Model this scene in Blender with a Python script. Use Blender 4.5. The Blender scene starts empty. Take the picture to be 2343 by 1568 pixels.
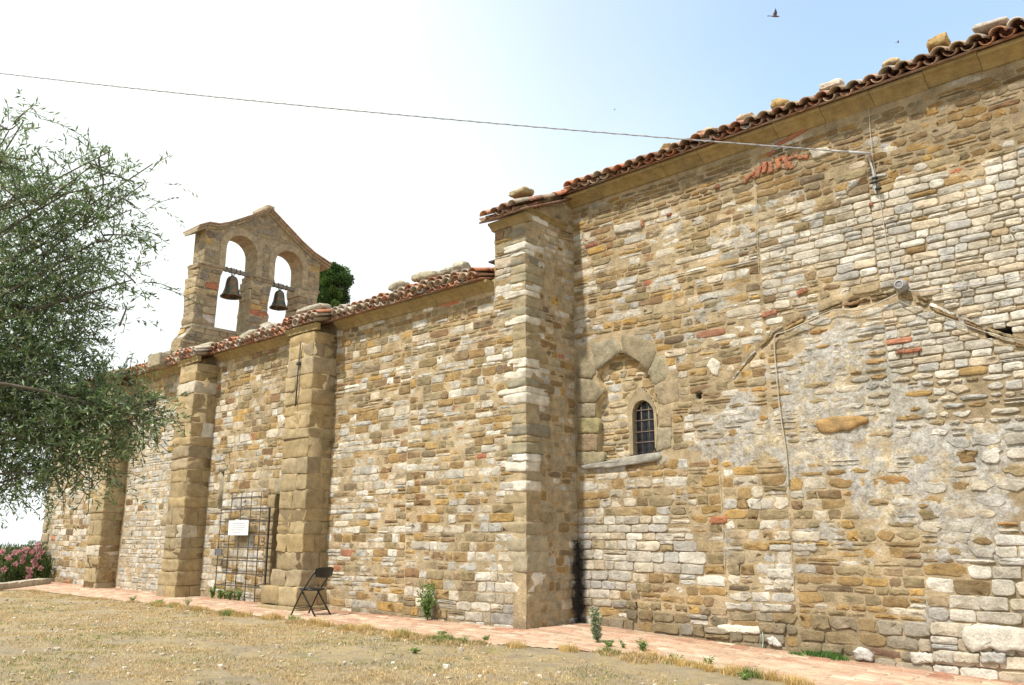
import bpy, math, random
import numpy as np
from mathutils import Vector, Matrix
R = math.radians
random.seed(7)
rng = np.random.default_rng(11)
SC = bpy.context.scene
COL = SC.collection

# ------------------------------------------------------------ camera, sky, sun, exposure
F_PX, PITCH, YAW, EYE = 1880.0, 13.05, 48.2, 1.4          # photo measured at 2342 x 1568
cam_d = bpy.data.cameras.new('camera'); cam = bpy.data.objects.new('camera', cam_d); COL.objects.link(cam)
cam_d.sensor_width = 36; cam_d.lens = 36 * F_PX / 2342; cam_d.clip_end = 20000; cam_d.clip_start = 0.05
cam.location = (0, 0, EYE); cam.rotation_euler = (R(90 + PITCH), 0, R(90 - YAW))
SC.camera = cam
SUN_EL, SUN_AZ = 57.0, 7.0        # azimuth measured from the wall normal (-Y) towards -X
sdir = Vector((-math.sin(R(SUN_AZ)) * math.cos(R(SUN_EL)), -math.cos(R(SUN_AZ)) * math.cos(R(SUN_EL)), math.sin(R(SUN_EL))))
sd = bpy.data.lights.new('sun', 'SUN'); sun = bpy.data.objects.new('sun', sd); COL.objects.link(sun)
sd.energy = 2.5; sd.angle = R(2.0); sd.color = (1.0, 0.945, 0.82)
sun.rotation_euler = (-sdir).to_track_quat('-Z', 'Y').to_euler()
W = bpy.data.worlds.new('World'); SC.world = W; W.use_nodes = True
wn = W.node_tree; wn.nodes.clear()
def N(nt, t, **kw):
    n = nt.nodes.new(t)
    for k, v in kw.items():
        if k.startswith('i_'):
            key = k[2:]
            n.inputs[int(key) if key.isdigit() else key.replace('_', ' ')].default_value = v
        else: setattr(n, k, v)
    return n
L = lambda nt, a, b: nt.links.new(a, b)
sky = N(wn, 'ShaderNodeTexSky', sky_type='NISHITA', sun_disc=False, sun_elevation=R(SUN_EL),
        sun_rotation=math.atan2(sdir.x, sdir.y), altitude=300, air_density=1.0, dust_density=2.5, ozone_density=1.2)
tc = N(wn, 'ShaderNodeTexCoord')
blue = Vector((0.02, 0.80, 0.60)).normalized()              # the one part of the sky clear of thin cloud
dot = N(wn, 'ShaderNodeVectorMath', operation='DOT_PRODUCT'); dot.inputs[1].default_value = blue
L(wn, tc.outputs['Generated'], dot.inputs[0])
cn = N(wn, 'ShaderNodeTexNoise', i_Scale=2.2, i_Detail=5.0, i_Roughness=0.5); L(wn, tc.outputs['Generated'], cn.inputs['Vector'])
ma = N(wn, 'ShaderNodeMath', operation='MULTIPLY_ADD'); ma.inputs[1].default_value = 0.12
L(wn, cn.outputs['Fac'], ma.inputs[0]); L(wn, dot.outputs['Value'], ma.inputs[2])
mr = N(wn, 'ShaderNodeMapRange', interpolation_type='SMOOTHSTEP'); mr.inputs['From Min'].default_value = 0.72; mr.inputs['From Max'].default_value = 1.06
mr.inputs['To Min'].default_value = 1.0; mr.inputs['To Max'].default_value = 0.22
L(wn, ma.outputs[0], mr.inputs['Value'])
mx = N(wn, 'ShaderNodeMix', data_type='RGBA'); mx.inputs[7].default_value = (3.25, 3.45, 3.4, 1)
L(wn, mr.outputs[0], mx.inputs[0]); 
tint = N(wn, 'ShaderNodeVectorMath', operation='MULTIPLY'); tint.inputs[1].default_value = (0.92, 1.06, 1.0)
L(wn, sky.outputs[0], tint.inputs[0]); L(wn, tint.outputs[0], mx.inputs[6])
bg = N(wn, 'ShaderNodeBackground', i_Strength=0.15); L(wn, mx.outputs[2], bg.inputs[0])
wo = N(wn, 'ShaderNodeOutputWorld'); L(wn, bg.outputs[0], wo.inputs[0])
SC.render.engine = 'CYCLES'
SC.view_settings.view_transform = 'Standard'; SC.view_settings.look = 'None'
SC.view_settings.exposure = 1.22; SC.view_settings.gamma = 1.0

# ------------------------------------------------------------ measuring helper: pixel of the survey photo -> point on a real plane
_a, _p = R(YAW), R(PITCH)
Fw = np.array([-math.cos(_a) * math.cos(_p), math.sin(_a) * math.cos(_p), math.sin(_p)])
Rt = np.array([math.sin(_a), math.cos(_a), 0.0]); Up = np.cross(Rt, Fw); CAM = np.array([0, 0, EYE])
def ray(x, y): return Fw + Rt * (x - 1171) / F_PX + Up * (784 - y) / F_PX
def onplane(x, y, P0, n):
    d = ray(x, y); return CAM + d * (np.dot(np.array(P0) - CAM, n) / np.dot(d, n))
def onY(x, y, Y): return onplane(x, y, (0, Y, 0), np.array([0, 1.0, 0]))
def onX(x, y, X): return onplane(x, y, (X, 0, 0), np.array([1.0, 0, 0]))
def atd(x, y, d):
    r = ray(x, y); return CAM + r / np.linalg.norm(r) * d
def gz(x, y=8.0):
    x = np.asarray(x, float); return -0.035 * np.clip(x + 8.4, 0, 14)
def onground(x, y):
    z = 0.0
    for _ in range(6):
        p = onplane(x, y, (0, 0, z), np.array([0, 0, 1.0])); z = float(gz(p[0]))
    return p
def proj(P):
    v = np.asarray(P) - CAM; z = v @ Fw
    return 1171 + F_PX * (v @ Rt) / z, 784 - F_PX * (v @ Up) / z

# ------------------------------------------------------------ noise
def _h(i, j, s):
    n = (i * 374761393 + j * 668265263 + s * 974634777) & 0xffffffff
    n = ((n ^ (n >> 13)) * 1274126177) & 0xffffffff
    return ((n ^ (n >> 16)) & 0xffff) / 65535.0
def vn(x, y, s=0):
    x = np.asarray(x, float); y = np.asarray(y, float)
    i = np.floor(x).astype(np.int64); j = np.floor(y).astype(np.int64); f = x - i; g = y - j
    f = f * f * (3 - 2 * f); g = g * g * (3 - 2 * g)
    return (_h(i, j, s) * (1 - f) + _h(i + 1, j, s) * f) * (1 - g) + (_h(i, j + 1, s) * (1 - f) + _h(i + 1, j + 1, s) * f) * g
def fbm(x, y, s=0, o=4):
    t = 0; a = 0.5
    for k in range(o):
        t = t + a * vn(x * 2 ** k, y * 2 ** k, s + k * 17); a *= 0.5
    return t / (1 - 0.5 ** o)

# ------------------------------------------------------------ object helpers
def tag(o, label=None, cat=None, group=None, kind=None):
    if label: o['label'] = label
    if cat: o['category'] = cat
    if group: o['group'] = group
    if kind: o['kind'] = kind
    return o
def thing(name, loc, label, cat, group=None):
    o = bpy.data.objects.new(name, None); COL.objects.link(o); o.location = loc; o.empty_display_size = 0.2
    return tag(o, label, cat, group)
def world_of(k):
    return Matrix.Translation(k.location) if k.parent is None else world_of(k.parent) @ k.matrix_parent_inverse @ Matrix.Translation(k.location)
def par(o, p):
    if p is not None:
        o.parent = p; o.matrix_parent_inverse = world_of(p).inverted()
    return o
class MB:
    """collects geometry with vertex colours (world coordinates)"""
    def __init__(s): s.V = []; s.F = []; s.C = []; s.P = []; s.n = 0
    def add(s, V, F, col, pl=0.0):
        V = np.asarray(V, float).reshape(-1, 3); m = len(V)
        for f in F:
            s.F.append([i + s.n for i in f])
        s.V.append(V)
        c = np.asarray(col, float)
        if c.ndim == 1: c = np.tile(c, (m, 1))
        s.C.append(c); s.P.append(np.full(m, pl) if np.isscalar(pl) else np.asarray(pl)); s.n += m
    def build(s, name, mat, parent=None, smooth=True):
        me = bpy.data.meshes.new(name)
        V = np.vstack(s.V); 
        me.from_pydata(V.tolist(), [], s.F)
        a = me.color_attributes.new('Col', 'FLOAT_COLOR', 'POINT')
        C = np.hstack([np.vstack(s.C), np.ones((len(V), 1))]).astype(np.float32)
        a.data.foreach_set('color', C.ravel())
        b = me.attributes.new('pl', 'FLOAT', 'POINT'); b.data.foreach_set('value', np.concatenate(s.P).astype(np.float32))
        if smooth: me.polygons.foreach_set('use_smooth', [True] * len(me.polygons))
        me.materials.append(mat); me.update()
        o = bpy.data.objects.new(name, me); COL.objects.link(o)
        return par(o, parent)
def box(mb, lo, hi, col, pl=0.0):
    x0, y0, z0 = lo; x1, y1, z1 = hi
    V = [(x0,y0,z0),(x1,y0,z0),(x1,y1,z0),(x0,y1,z0),(x0,y0,z1),(x1,y0,z1),(x1,y1,z1),(x0,y1,z1)]
    mb.add(V, [(0,3,2,1),(4,5,6,7),(0,1,5,4),(1,2,6,5),(2,3,7,6),(3,0,4,7)], col, pl)
def prism(mb, pts, ext, col, pl=0.0):
    """closed polygon pts (3-D list) extruded by vector ext"""
    n = len(pts); P = np.array(pts, float); Q = P + np.array(ext, float)
    F = [tuple(range(n - 1, -1, -1)), tuple(range(n, 2 * n))] + [(i, (i + 1) % n, n + (i + 1) % n, n + i) for i in range(n)]
    mb.add(np.vstack([P, Q]), F, col, pl)
def tube(mb, pts, r, col, k=6, r2=None, closed=False):
    P = np.array(pts, float); n = len(P)
    rr = np.full(n, r) if np.isscalar(r) else np.asarray(r, float)
    if r2 is not None: rr = np.linspace(r, r2, n)
    V = []
    T = np.gradient(P, axis=0); T /= np.linalg.norm(T, axis=1)[:, None] + 1e-9
    up = np.array([0, 0, 1.0]) if abs(T[0][2]) < 0.9 else np.array([1.0, 0, 0])
    a = np.cross(T[0], up); a /= np.linalg.norm(a)
    for i in range(n):
        a = a - T[i] * np.dot(a, T[i]); a /= np.linalg.norm(a) + 1e-9; b = np.cross(T[i], a)
        for j in range(k):
            t = 2 * math.pi * j / k; V.append(P[i] + rr[i] * (math.cos(t) * a + math.sin(t) * b))
    F = [(i * k + j, i * k + (j + 1) % k, (i + 1) * k + (j + 1) % k, (i + 1) * k + j) for i in range(n - 1) for j in range(k)]
    F += [tuple(range(k - 1, -1, -1)), tuple(range((n - 1) * k, n * k))]
    mb.add(V, F, col)
def lathe(mb, prof, c, col, k=24):
    V = []; n = len(prof)
    for r, z in prof:
        for j in range(k):
            t = 2 * math.pi * j / k; V.append((c[0] + r * math.cos(t), c[1] + r * math.sin(t), c[2] + z))
    F = [(i * k + j, i * k + (j + 1) % k, (i + 1) * k + (j + 1) % k, (i + 1) * k + j) for i in range(n - 1) for j in range(k)]
    mb.add(V, F, col)
# rough rounded block template
def _blk(n=4):
    V = {}; F = []; L_ = []
    def vid(p):
        k = tuple(np.round(p, 5))
        if k not in V: V[k] = len(L_); L_.append(k)
        return V[k]
    t = np.array([-1, -.93, -.45, 0, .45, .93, 1]); n = 6
    for ax in range(3):
        for sg in (-1, 1):
            for i in range(n):
                for j in range(n):
                    q = []
                    for (a, b) in ((i, j), (i + 1, j), (i + 1, j + 1), (i, j + 1)):
                        p = [0, 0, 0]; p[ax] = sg; p[(ax + 1) % 3] = t[a]; p[(ax + 2) % 3] = t[b]; q.append(vid(p))
                    F.append(tuple(q if sg > 0 else q[::-1]))
    return np.array(L_), F
BV, BF = _blk(4)
def block(mb, c, s, col, rough=0.02, rnd=0.25, rot=None, pl=0.0, colj=0.04):
    """weathered stone block: centre c, full size s"""
    s = np.array(s, float)
    p = 2 + 4 / max(rnd, 0.05) * 0.5
    nrm = (np.abs(BV) ** p).sum(1) ** (1 / p)
    V = BV / nrm[:, None] * 0.5 * s
    sd = rng.integers(0, 9999); m = min(s)
    q = BV * 1.3 + sd
    d = (np.stack([vn(q[:,0]+q[:,2]*.7, q[:,1], 1), vn(q[:,1]+q[:,0]*.7, q[:,2], 2), vn(q[:,2]+q[:,1]*.7, q[:,0], 3)], 1) - 0.5) * 2 * rough
    q = q * 3.3; d2 = (np.stack([vn(q[:,0]+q[:,2]*.7, q[:,1], 4), vn(q[:,1]+q[:,0]*.7, q[:,2], 5), vn(q[:,2]+q[:,1]*.7, q[:,0], 6)], 1) - 0.5) * rough
    V = V + d + d2
    if rot is not None: V = V @ np.array(rot).T
    mb.add(V + np.array(c), BF, np.clip(np.array(col) * (1 + rng.normal(0, colj)), 0, 1), pl)

# ------------------------------------------------------------ materials
def mat(name, rough=0.9):
    m = bpy.data.materials.new(name); m.use_nodes = True
    b = m.node_tree.nodes['Principled BSDF']; b.inputs['Roughness'].default_value = rough
    return m, m.node_tree, b
def attr_mat(name, rough=0.92, n1=7, a1=0.25, n2=45, a2=0.16, bump=0.6, bdist=0.012, bscale=38, grey=0.25, greyc=(0.25,0.23,0.19,1), spec=0.25, plaster=False):
    m, nt, b = mat(name, rough); b.inputs['Specular IOR Level'].default_value = spec
    at = N(nt, 'ShaderNodeAttribute', attribute_name='Col'); tc = N(nt, 'ShaderNodeTexCoord')
    def noise(sc, det=4, ro=0.6):
        n = N(nt, 'ShaderNodeTexNoise', i_Scale=sc, i_Detail=float(det), i_Roughness=ro); L(nt, tc.outputs['Object'], n.inputs['Vector']); return n.outputs['Fac']
    def rmap(x, lo, hi, f0=0.3, f1=0.7):
        r = N(nt, 'ShaderNodeMapRange'); r.inputs['From Min'].default_value = f0; r.inputs['From Max'].default_value = f1
        r.inputs['To Min'].default_value = lo; r.inputs['To Max'].default_value = hi; L(nt, x, r.inputs['Value']); return r.outputs[0]
    def mul(c, f):
        v = N(nt, 'ShaderNodeVectorMath', operation='SCALE'); L(nt, c, v.inputs[0]); L(nt, f, v.inputs['Scale']); return v.outputs[0]
    c = at.outputs['Color']
    if plaster:
        ap = N(nt, 'ShaderNodeAttribute', attribute_name='pl')
        def prp(stops, src):
            cr = N(nt, 'ShaderNodeValToRGB'); e = cr.color_ramp.elements
            e[0].position = stops[0][0]; e[0].color = (*stops[0][1], 1); e[1].position = stops[-1][0]; e[1].color = (*stops[-1][1], 1)
            for p_, c_ in stops[1:-1]: k = e.new(p_); k.color = (*c_, 1)
            L(nt, src, cr.inputs[0]); return cr.outputs[0]
        fine = noise(16, 10, 0.8)
        ga = prp([(.36, (.21,.18,.14)), (.46, (.31,.285,.25)), (.53, (.38,.365,.35)), (.62, (.47,.455,.435))], fine)
        gb = prp([(.36, (.26,.20,.12)), (.46, (.37,.29,.18)), (.53, (.47,.40,.29)), (.62, (.55,.49,.39))], fine)
        pm = N(nt, 'ShaderNodeMix', data_type='RGBA'); L(nt, rmap(noise(2.6, 10, 0.8), 0, 1, .50, .58), pm.inputs[0]); L(nt, ga, pm.inputs[6]); L(nt, gb, pm.inputs[7])
        class _O: outputs = [pm.outputs[2]]
        cr = _O
        mxp = N(nt, 'ShaderNodeMix', data_type='RGBA'); L(nt, ap.outputs['Fac'], mxp.inputs[0]); L(nt, c, mxp.inputs[6]); L(nt, cr.outputs[0], mxp.inputs[7]); c = mxp.outputs[2]
    g = N(nt, 'ShaderNodeMix', data_type='RGBA'); g.inputs[7].default_value = greyc
    L(nt, rmap(noise(1.7, 5, 0.65), 0, grey, 0.42, 0.68), g.inputs[0]); L(nt, c, g.inputs[6]); c = g.outputs[2]
    sp = N(nt, 'ShaderNodeMix', data_type='RGBA'); sp.inputs[7].default_value = (0.10, 0.085, 0.06, 1)   # dark lichen specks
    L(nt, rmap(noise(22, 3, 0.7), 0, 0.45 if grey > 0 else 0, 0.60, 0.72), sp.inputs[0]); L(nt, c, sp.inputs[6]); c = sp.outputs[2]
    c = mul(c, rmap(noise(n1, 5), 1 - a1, 1 + a1)); c = mul(c, rmap(noise(n2, 4, 0.7), 1 - a2, 1 + a2))
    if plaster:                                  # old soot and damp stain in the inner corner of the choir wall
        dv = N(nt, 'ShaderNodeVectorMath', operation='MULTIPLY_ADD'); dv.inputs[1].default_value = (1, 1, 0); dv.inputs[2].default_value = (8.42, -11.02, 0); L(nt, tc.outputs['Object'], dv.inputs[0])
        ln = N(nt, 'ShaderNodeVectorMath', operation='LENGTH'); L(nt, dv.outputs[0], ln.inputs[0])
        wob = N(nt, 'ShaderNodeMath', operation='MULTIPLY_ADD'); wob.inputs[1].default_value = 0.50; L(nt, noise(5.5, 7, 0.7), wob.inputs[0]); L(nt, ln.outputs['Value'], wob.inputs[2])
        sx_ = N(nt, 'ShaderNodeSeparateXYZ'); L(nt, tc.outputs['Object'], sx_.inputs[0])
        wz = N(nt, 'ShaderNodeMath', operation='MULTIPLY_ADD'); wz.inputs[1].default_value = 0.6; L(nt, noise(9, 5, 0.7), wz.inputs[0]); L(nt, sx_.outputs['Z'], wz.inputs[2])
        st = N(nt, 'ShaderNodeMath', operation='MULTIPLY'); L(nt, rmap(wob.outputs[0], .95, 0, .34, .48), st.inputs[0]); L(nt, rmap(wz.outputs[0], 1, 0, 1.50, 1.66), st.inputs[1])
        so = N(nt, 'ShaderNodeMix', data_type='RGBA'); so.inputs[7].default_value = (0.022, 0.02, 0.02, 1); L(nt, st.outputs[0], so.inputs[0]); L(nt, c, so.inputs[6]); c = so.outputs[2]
    L(nt, c, b.inputs['Base Color'])
    bu = N(nt, 'ShaderNodeBump', i_Strength=bump, i_Distance=bdist); L(nt, noise(bscale, 6, 0.65), bu.inputs['Height']); L(nt, bu.outputs[0], b.inputs['Normal'])
    return m
M_MAS = attr_mat('masonry', plaster=True, bump=.75, bdist=.02, bscale=27, a1=.27, a2=.2, grey=.38, greyc=(.21,.18,.12,1))
M_BLK = attr_mat('sandstone', a1=0.22, bump=0.5, bdist=0.02, bscale=16, grey=0.5, greyc=(.20,.17,.115,1))
M_TILE = attr_mat('terracotta', n1=10, a1=0.35, bump=0.3, bdist=0.006, grey=0.45, greyc=(0.36,0.32,0.27,1))
M_LICH = attr_mat('lichen_stone', n1=12, a1=0.35, bump=0.8, bdist=0.02, bscale=24, grey=0.2)
M_PATH = attr_mat('brick_paving', n1=3, a1=0.18, n2=30, bump=0.35, bdist=0.006, grey=0.75, greyc=(0.44,0.35,0.25,1))
M_LEAF = attr_mat('leaf', rough=0.55, a1=0.25, a2=0.1, bump=0.0, grey=0.0, spec=0.4)
_nt = M_LEAF.node_tree; _b = _nt.nodes['Principled BSDF']; _tr = N(_nt, 'ShaderNodeBsdfTranslucent'); _ms = N(_nt, 'ShaderNodeMixShader'); _ms.inputs[0].default_value = 0.35
L(_nt, _b.inputs['Base Color'].links[0].from_socket, _tr.inputs[0]); _o = _nt.nodes['Material Output']
L(_nt, _b.outputs[0], _ms.inputs[1]); L(_nt, _tr.outputs[0], _ms.inputs[2]); L(_nt, _ms.outputs[0], _o.inputs[0])
M_BARK = attr_mat('bark', bump=0.9, bdist=0.02, bscale=30, grey=0.2)
M_IRON = attr_mat('iron', rough=0.6, bump=0.2, bdist=0.003, grey=0.0, a1=0.3, spec=0.5)
M_CABLE = attr_mat('cable_sheath', rough=0.6, bump=0.1, grey=0.0, a1=0.1)
M_FLAT = attr_mat('matt', rough=0.7, bump=0.1, grey=0.0, a1=0.08, a2=0.05)
M_BRZ, _nt, _b = mat('bronze', 0.5); _b.inputs['Metallic'].default_value = 0.6
_n = N(_nt, 'ShaderNodeTexNoise', i_Scale=7.0, i_Detail=5.0); _tc = N(_nt, 'ShaderNodeTexCoord'); L(_nt, _tc.outputs['Object'], _n.inputs['Vector'])
_r = N(_nt, 'ShaderNodeValToRGB'); _r.color_ramp.elements[0].position = 0.42; _r.color_ramp.elements[0].color = (0.07, 0.085, 0.065, 1)
_r.color_ramp.elements[1].position = 0.62; _r.color_ramp.elements[1].color = (0.19, 0.11, 0.06, 1); L(_nt, _n.outputs['Fac'], _r.inputs[0]); L(_nt, _r.outputs[0], _b.inputs['Base Color'])
M_BLACK, _nt, _b = mat('black_enamel', 0.28); _b.inputs['Base Color'].default_value = (0.012, 0.012, 0.014, 1)
_n = N(_nt, 'ShaderNodeTexNoise', i_Scale=9.0, i_Detail=4.0); _tc = N(_nt, 'ShaderNodeTexCoord'); L(_nt, _tc.outputs['Object'], _n.inputs['Vector'])
_mr = N(_nt, 'ShaderNodeMapRange'); _mr.inputs['To Min'].default_value = 0.2; _mr.inputs['To Max'].default_value = 0.5; L(_nt, _n.outputs['Fac'], _mr.inputs['Value']); L(_nt, _mr.outputs[0], _b.inputs['Roughness'])
M_GLASS, _nt, _b = mat('dark_glass', 0.25); _b.inputs['Base Color'].default_value = (0.012, 0.014, 0.02, 1)
_n = N(_nt, 'ShaderNodeTexNoise', i_Scale=5.0, i_Detail=4.0); _bu = N(_nt, 'ShaderNodeBump', i_Strength=0.3, i_Distance=0.02); L(_nt, _n.outputs['Fac'], _bu.inputs['Height']); L(_nt, _bu.outputs[0], _b.inputs['Normal'])

# ------------------------------------------------------------ stone palette (albedo)
WHITE = [(.475,.435,.375),(.435,.405,.36),(.475,.42,.34),(.39,.355,.305),(.39,.375,.355),(.43,.36,.275),(.515,.485,.435)]
OCHRE = [(.27,.175,.072),(.245,.16,.072),(.30,.20,.088),(.22,.145,.068),(.21,.16,.085),(.29,.215,.12),(.25,.195,.115),(.34,.215,.075),(.235,.185,.11)]
BROWN = [(.18,.115,.06),(.20,.135,.075),(.17,.125,.08),(.21,.125,.065)]
PINK = [(.36,.27,.175),(.32,.245,.155),(.38,.30,.20),(.30,.245,.165)]
BRICK = [(.34,.125,.07),(.31,.13,.08),(.37,.145,.075)]
MORT = (.37,.285,.18)
pick = lambda L_: L_[rng.integers(len(L_))]

def idw(tab):
    T = np.array(tab, float)
    def f(x, y):
        x = np.asarray(x, float)[..., None]; y = np.asarray(y, float)[..., None]
        d = ((x - T[:, 0]) ** 2 + (y - T[:, 1]) ** 2 + 60) ** -1.8
        return (d * T[:, 2]).sum(-1) / d.sum(-1)
    return f
WHT_R = idw([(1330,560,.2),(1500,520,.25),(1400,480,.12),(1500,400,.03),(1700,300,.03),(1900,260,.03),(2150,180,.02),(2342,150,.03),(2342,280,.08),(2200,300,.03),(2050,370,.06),(1850,400,.1),(1650,450,.1),
  (1750,480,.45),(1800,560,.75),(1900,520,.7),(1990,480,.95),(2100,440,1),(2342,385,1),(2342,500,1),(2150,600,1),(1950,600,.9),(1700,600,.5),(1560,620,.32),(1400,650,.25),(1600,740,.2),(1750,690,.7),
  (1900,690,.5),(2050,740,.7),(2250,700,1),(2300,850,1),(2050,860,.9),(2342,950,.95),(1600,900,.1),(1500,720,.12),(1700,860,.15),(1550,1100,.22),(1400,1110,.55),(1480,1250,1),(1380,1250,.75),(1560,1270,.95),
  (1625,1250,.03),(1620,1150,.08),(1730,1180,.2),(1720,1290,.3),(1785,1325,.8),(1900,1250,.04),(2000,1300,.03),(2100,1330,.05),(2160,1260,.3),(2250,1240,1),(2342,1300,1),(2220,1420,1),(2130,1500,1),(2342,1500,1),
  (2060,1420,.15),(1950,1430,.08),(1850,1400,.1),(1700,1430,.15),(1500,1370,.06),(1450,1400,.06),(1400,1330,.85),(1840,1240,.5),(2190,1350,.6),(1340,700,.2),(1340,1000,.3)])
PLA_R = idw([(1850,900,1),(1830,1000,.9),(2000,950,1),(2100,1050,1),(2200,1100,1),(2000,1080,.95),(1900,1040,1),(1850,1130,.25),(1780,940,.5),(1700,960,.7),(1650,1010,.5),(2130,1180,.7),(2280,1150,.8),(2342,1080,.5),
  (2342,1230,.3),(2100,870,.35),(1950,810,.75),(1950,750,.15),(2250,920,.5),(1880,1180,.25),(1600,900,0),(1700,830,0),(1700,1120,0),(1900,1260,0.05),(2100,1280,.15),(2342,1350,0),(2200,780,0),(2000,680,0),(1560,1050,0),
  (1500,1200,0),(1900,1400,0),(2200,1450,0),(1500,600,0),(1900,500,0),(2200,500,0),(2342,800,.1),(1750,750,0),(1800,1200,0),(1400,900,0),(2050,800,.3),(1900,830,.9),(2342,950,.45),(1500,300,0),(2200,200,0)])
WHT_N = idw([(150,1250,.55),(130,1150,.6),(330,1200,.85),(320,1050,.85),(340,960,.7),(340,890,.1),(300,1330,.9),(350,1280,.9),(560,860,.15),(560,900,.25),(600,1000,.35),(560,1250,.4),(480,1200,.5),(850,800,.2),(1000,760,.15),
  (1080,700,.15),(900,950,.3),(1000,1000,.4),(1100,950,.5),(830,1080,.45),(1000,1120,.38),(1120,1150,.5),(800,1250,.5),(950,1250,.3),(1130,1250,.55),(850,1340,.5),(1000,1330,.4),(1120,1380,.85),(900,1390,.05),(1160,900,.5),(1050,850,.4)])

def stone_batch(mb, S, frame, K=12):
    """S: list of (cu,cv,w,h,col,depth,irr,rnd,polyuv?)"""
    if not S: return
    O, ud, vd, nd, warp = frame
    n = len(S)
    cu = np.array([s[0] for s in S]); cv = np.array([s[1] for s in S]); w = np.array([s[2] for s in S]); h = np.array([s[3] for s in S])
    col = np.array([s[4] for s in S]); dp = np.array([s[5] for s in S]); irr = np.array([s[6] for s in S]); pw = np.array([s[7] for s in S])
    t = np.radians([12, 45, 78, 102, 135, 168, 192, 225, 258, 282, 315, 348])[:K]
    ex = (2 / pw)[:, None]
    X = np.sign(np.cos(t)) * np.abs(np.cos(t)) ** ex; Y = np.sign(np.sin(t)) * np.abs(np.sin(t)) ** ex
    m = np.minimum(w, h)[:, None]
    X = X * w[:, None] / 2 + rng.normal(0, 1, (n, K)) * irr[:, None] * m; Y = Y * h[:, None] / 2 + rng.normal(0, 1, (n, K)) * irr[:, None] * m * 0.8
    bev = np.minimum(0.18 * m, 0.006)
    sx = 1 - bev / (w[:, None] / 2); sy = 1 - bev / (h[:, None] / 2)
    tx = rng.normal(0, 0.018, (n, 1)); ty = rng.normal(0, 0.035, (n, 1))
    def ring(a, b, z):
        return np.stack([cu[:, None] + X * a, cv[:, None] + Y * b, z + tx * X * a + ty * Y * b], -1)
    D = dp[:, None]
    s2x = 1 - 2.4 * bev / (w[:, None] / 2); s2y = 1 - 2.4 * bev / (h[:, None] / 2)
    rs = [ring(1, 1, -0.05 + 0 * X), ring(1, 1, D - bev * 0.7 + 0 * X), ring(sx, sy, D + rng.normal(0, .0015, (n, K))), ring(s2x, s2y, D + .0008 + rng.normal(0, .0022, (n, K))), ring(0.5, 0.5, D + 0.003 + rng.normal(0, .0035, (n, K)))]
    ctr = np.stack([cu, cv, dp + 0.003], -1)[:, None, :]
    P = np.concatenate(rs + [ctr], 1)
    nv = 5 * K + 1
    U = P[..., 0]; Vv = P[..., 1]; Z = P[..., 2]
    if warp: U, Vv, Z = warp(U, Vv, Z)
    Wp = np.array(O) + U[..., None] * np.array(ud) + Vv[..., None] * np.array(vd) + Z[..., None] * np.array(nd)
    f = []
    for r in range(4):
        for j in range(K):
            f.append([r * K + j, r * K + (j + 1) % K, (r + 1) * K + (j + 1) % K, (r + 1) * K + j])
    tri = [[4 * K + j, 4 * K + (j + 1) % K, 5 * K] for j in range(K)]
    base = mb.n
    for i in range(n):
        o = base + i * nv
        mb.F.extend([[a + o for a in q] for q in f]); mb.F.extend([[a + o for a in q] for q in tri])
    mb.V.append(Wp.reshape(-1, 3)); mb.C.append(np.repeat(col, nv, 0)); mb.P.append(np.zeros(n * nv)); mb.n += n * nv

def fillrows(avail, panels, v0, v1, style):
    S = []
    for (ua, ub, hmin, hmax, wmin, wmax) in panels:
        v = v0 - rng.uniform(0, hmin)
        while v < v1:
            h = rng.uniform(hmin, hmax) if rng.random() > .15 else rng.uniform(hmin * .6, hmin)
            us = np.arange(ua, ub + 0.001, 0.015)
            ok = avail(us, np.full_like(us, v + h * .5)) & avail(us, np.full_like(us, v + h * .2)) & avail(us, np.full_like(us, v + h * .8))
            i = 0
            while i < len(us):
                if not ok[i]: i += 1; continue
                j = i
                while j + 1 < len(us) and ok[j + 1]: j += 1
                a, b = us[i], us[j]; i = j + 1
                if b - a < 0.04: continue
                u = a
                while u < b - 0.01:
                    w = wmin + (wmax - wmin) * rng.random() ** 1.7
                    if b - (u + w) < wmin * 0.8: w = b - u
                    if w > wmax * 1.25: w = (b - u) / 2
                    st = style(u + w / 2, v + h / 2, w, h)
                    if st is not None:
                        g = st.get('gap', .012)
                        q = rng.random()
                        if q < st.get('split', .1) and h > .085:
                            k = rng.uniform(.35, .65)
                            for (vc, hh) in ((v + h * k / 2, h * k), (v + h * (k + 1) / 2, h * (1 - k))):
                                s2 = style(u + w / 2, vc, w, hh)
                                if s2: S.append((u + w / 2, vc, w - g, max(hh - g, .02), s2['c'], s2['d'], s2['irr'], s2['p']))
                        else:
                            S.append((u + w / 2 + rng.normal(0, .003), v + h / 2 + rng.normal(0, .003), w - g, h - g, st['c'], st['d'], st['irr'], st['p']))
                    u += w
            v += h
    return S
def mortar(mb, frame, us, vs, avail, hfn, cfn, back=None):
    O, ud, vd, nd, warp = frame
    U, Vg = np.meshgrid(us, vs, indexing='ij'); Z = hfn(U, Vg); C, PL = cfn(U, Vg)
    U2, V2, Z2 = (warp(U, Vg, Z) if warp else (U, Vg, Z))
    P = np.array(O) + U2[..., None] * np.array(ud) + V2[..., None] * np.array(vd) + Z2[..., None] * np.array(nd)
    uc = (us[:-1] + us[1:]) / 2; vc = (vs[:-1] + vs[1:]) / 2
    UC, VC = np.meshgrid(uc, vc, indexing='ij'); ok = avail(UC, VC)
    nv = len(vs); I, J = np.nonzero(ok); a = I * nv + J
    q = np.stack([a, a + nv, a + nv + 1, a + 1], 1) + mb.n
    mb.F.extend(q.tolist()); mb.V.append(P.reshape(-1, 3)); mb.C.append(C.reshape(-1, 3)); mb.P.append(PL.ravel()); mb.n += P.shape[0] * P.shape[1]
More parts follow.
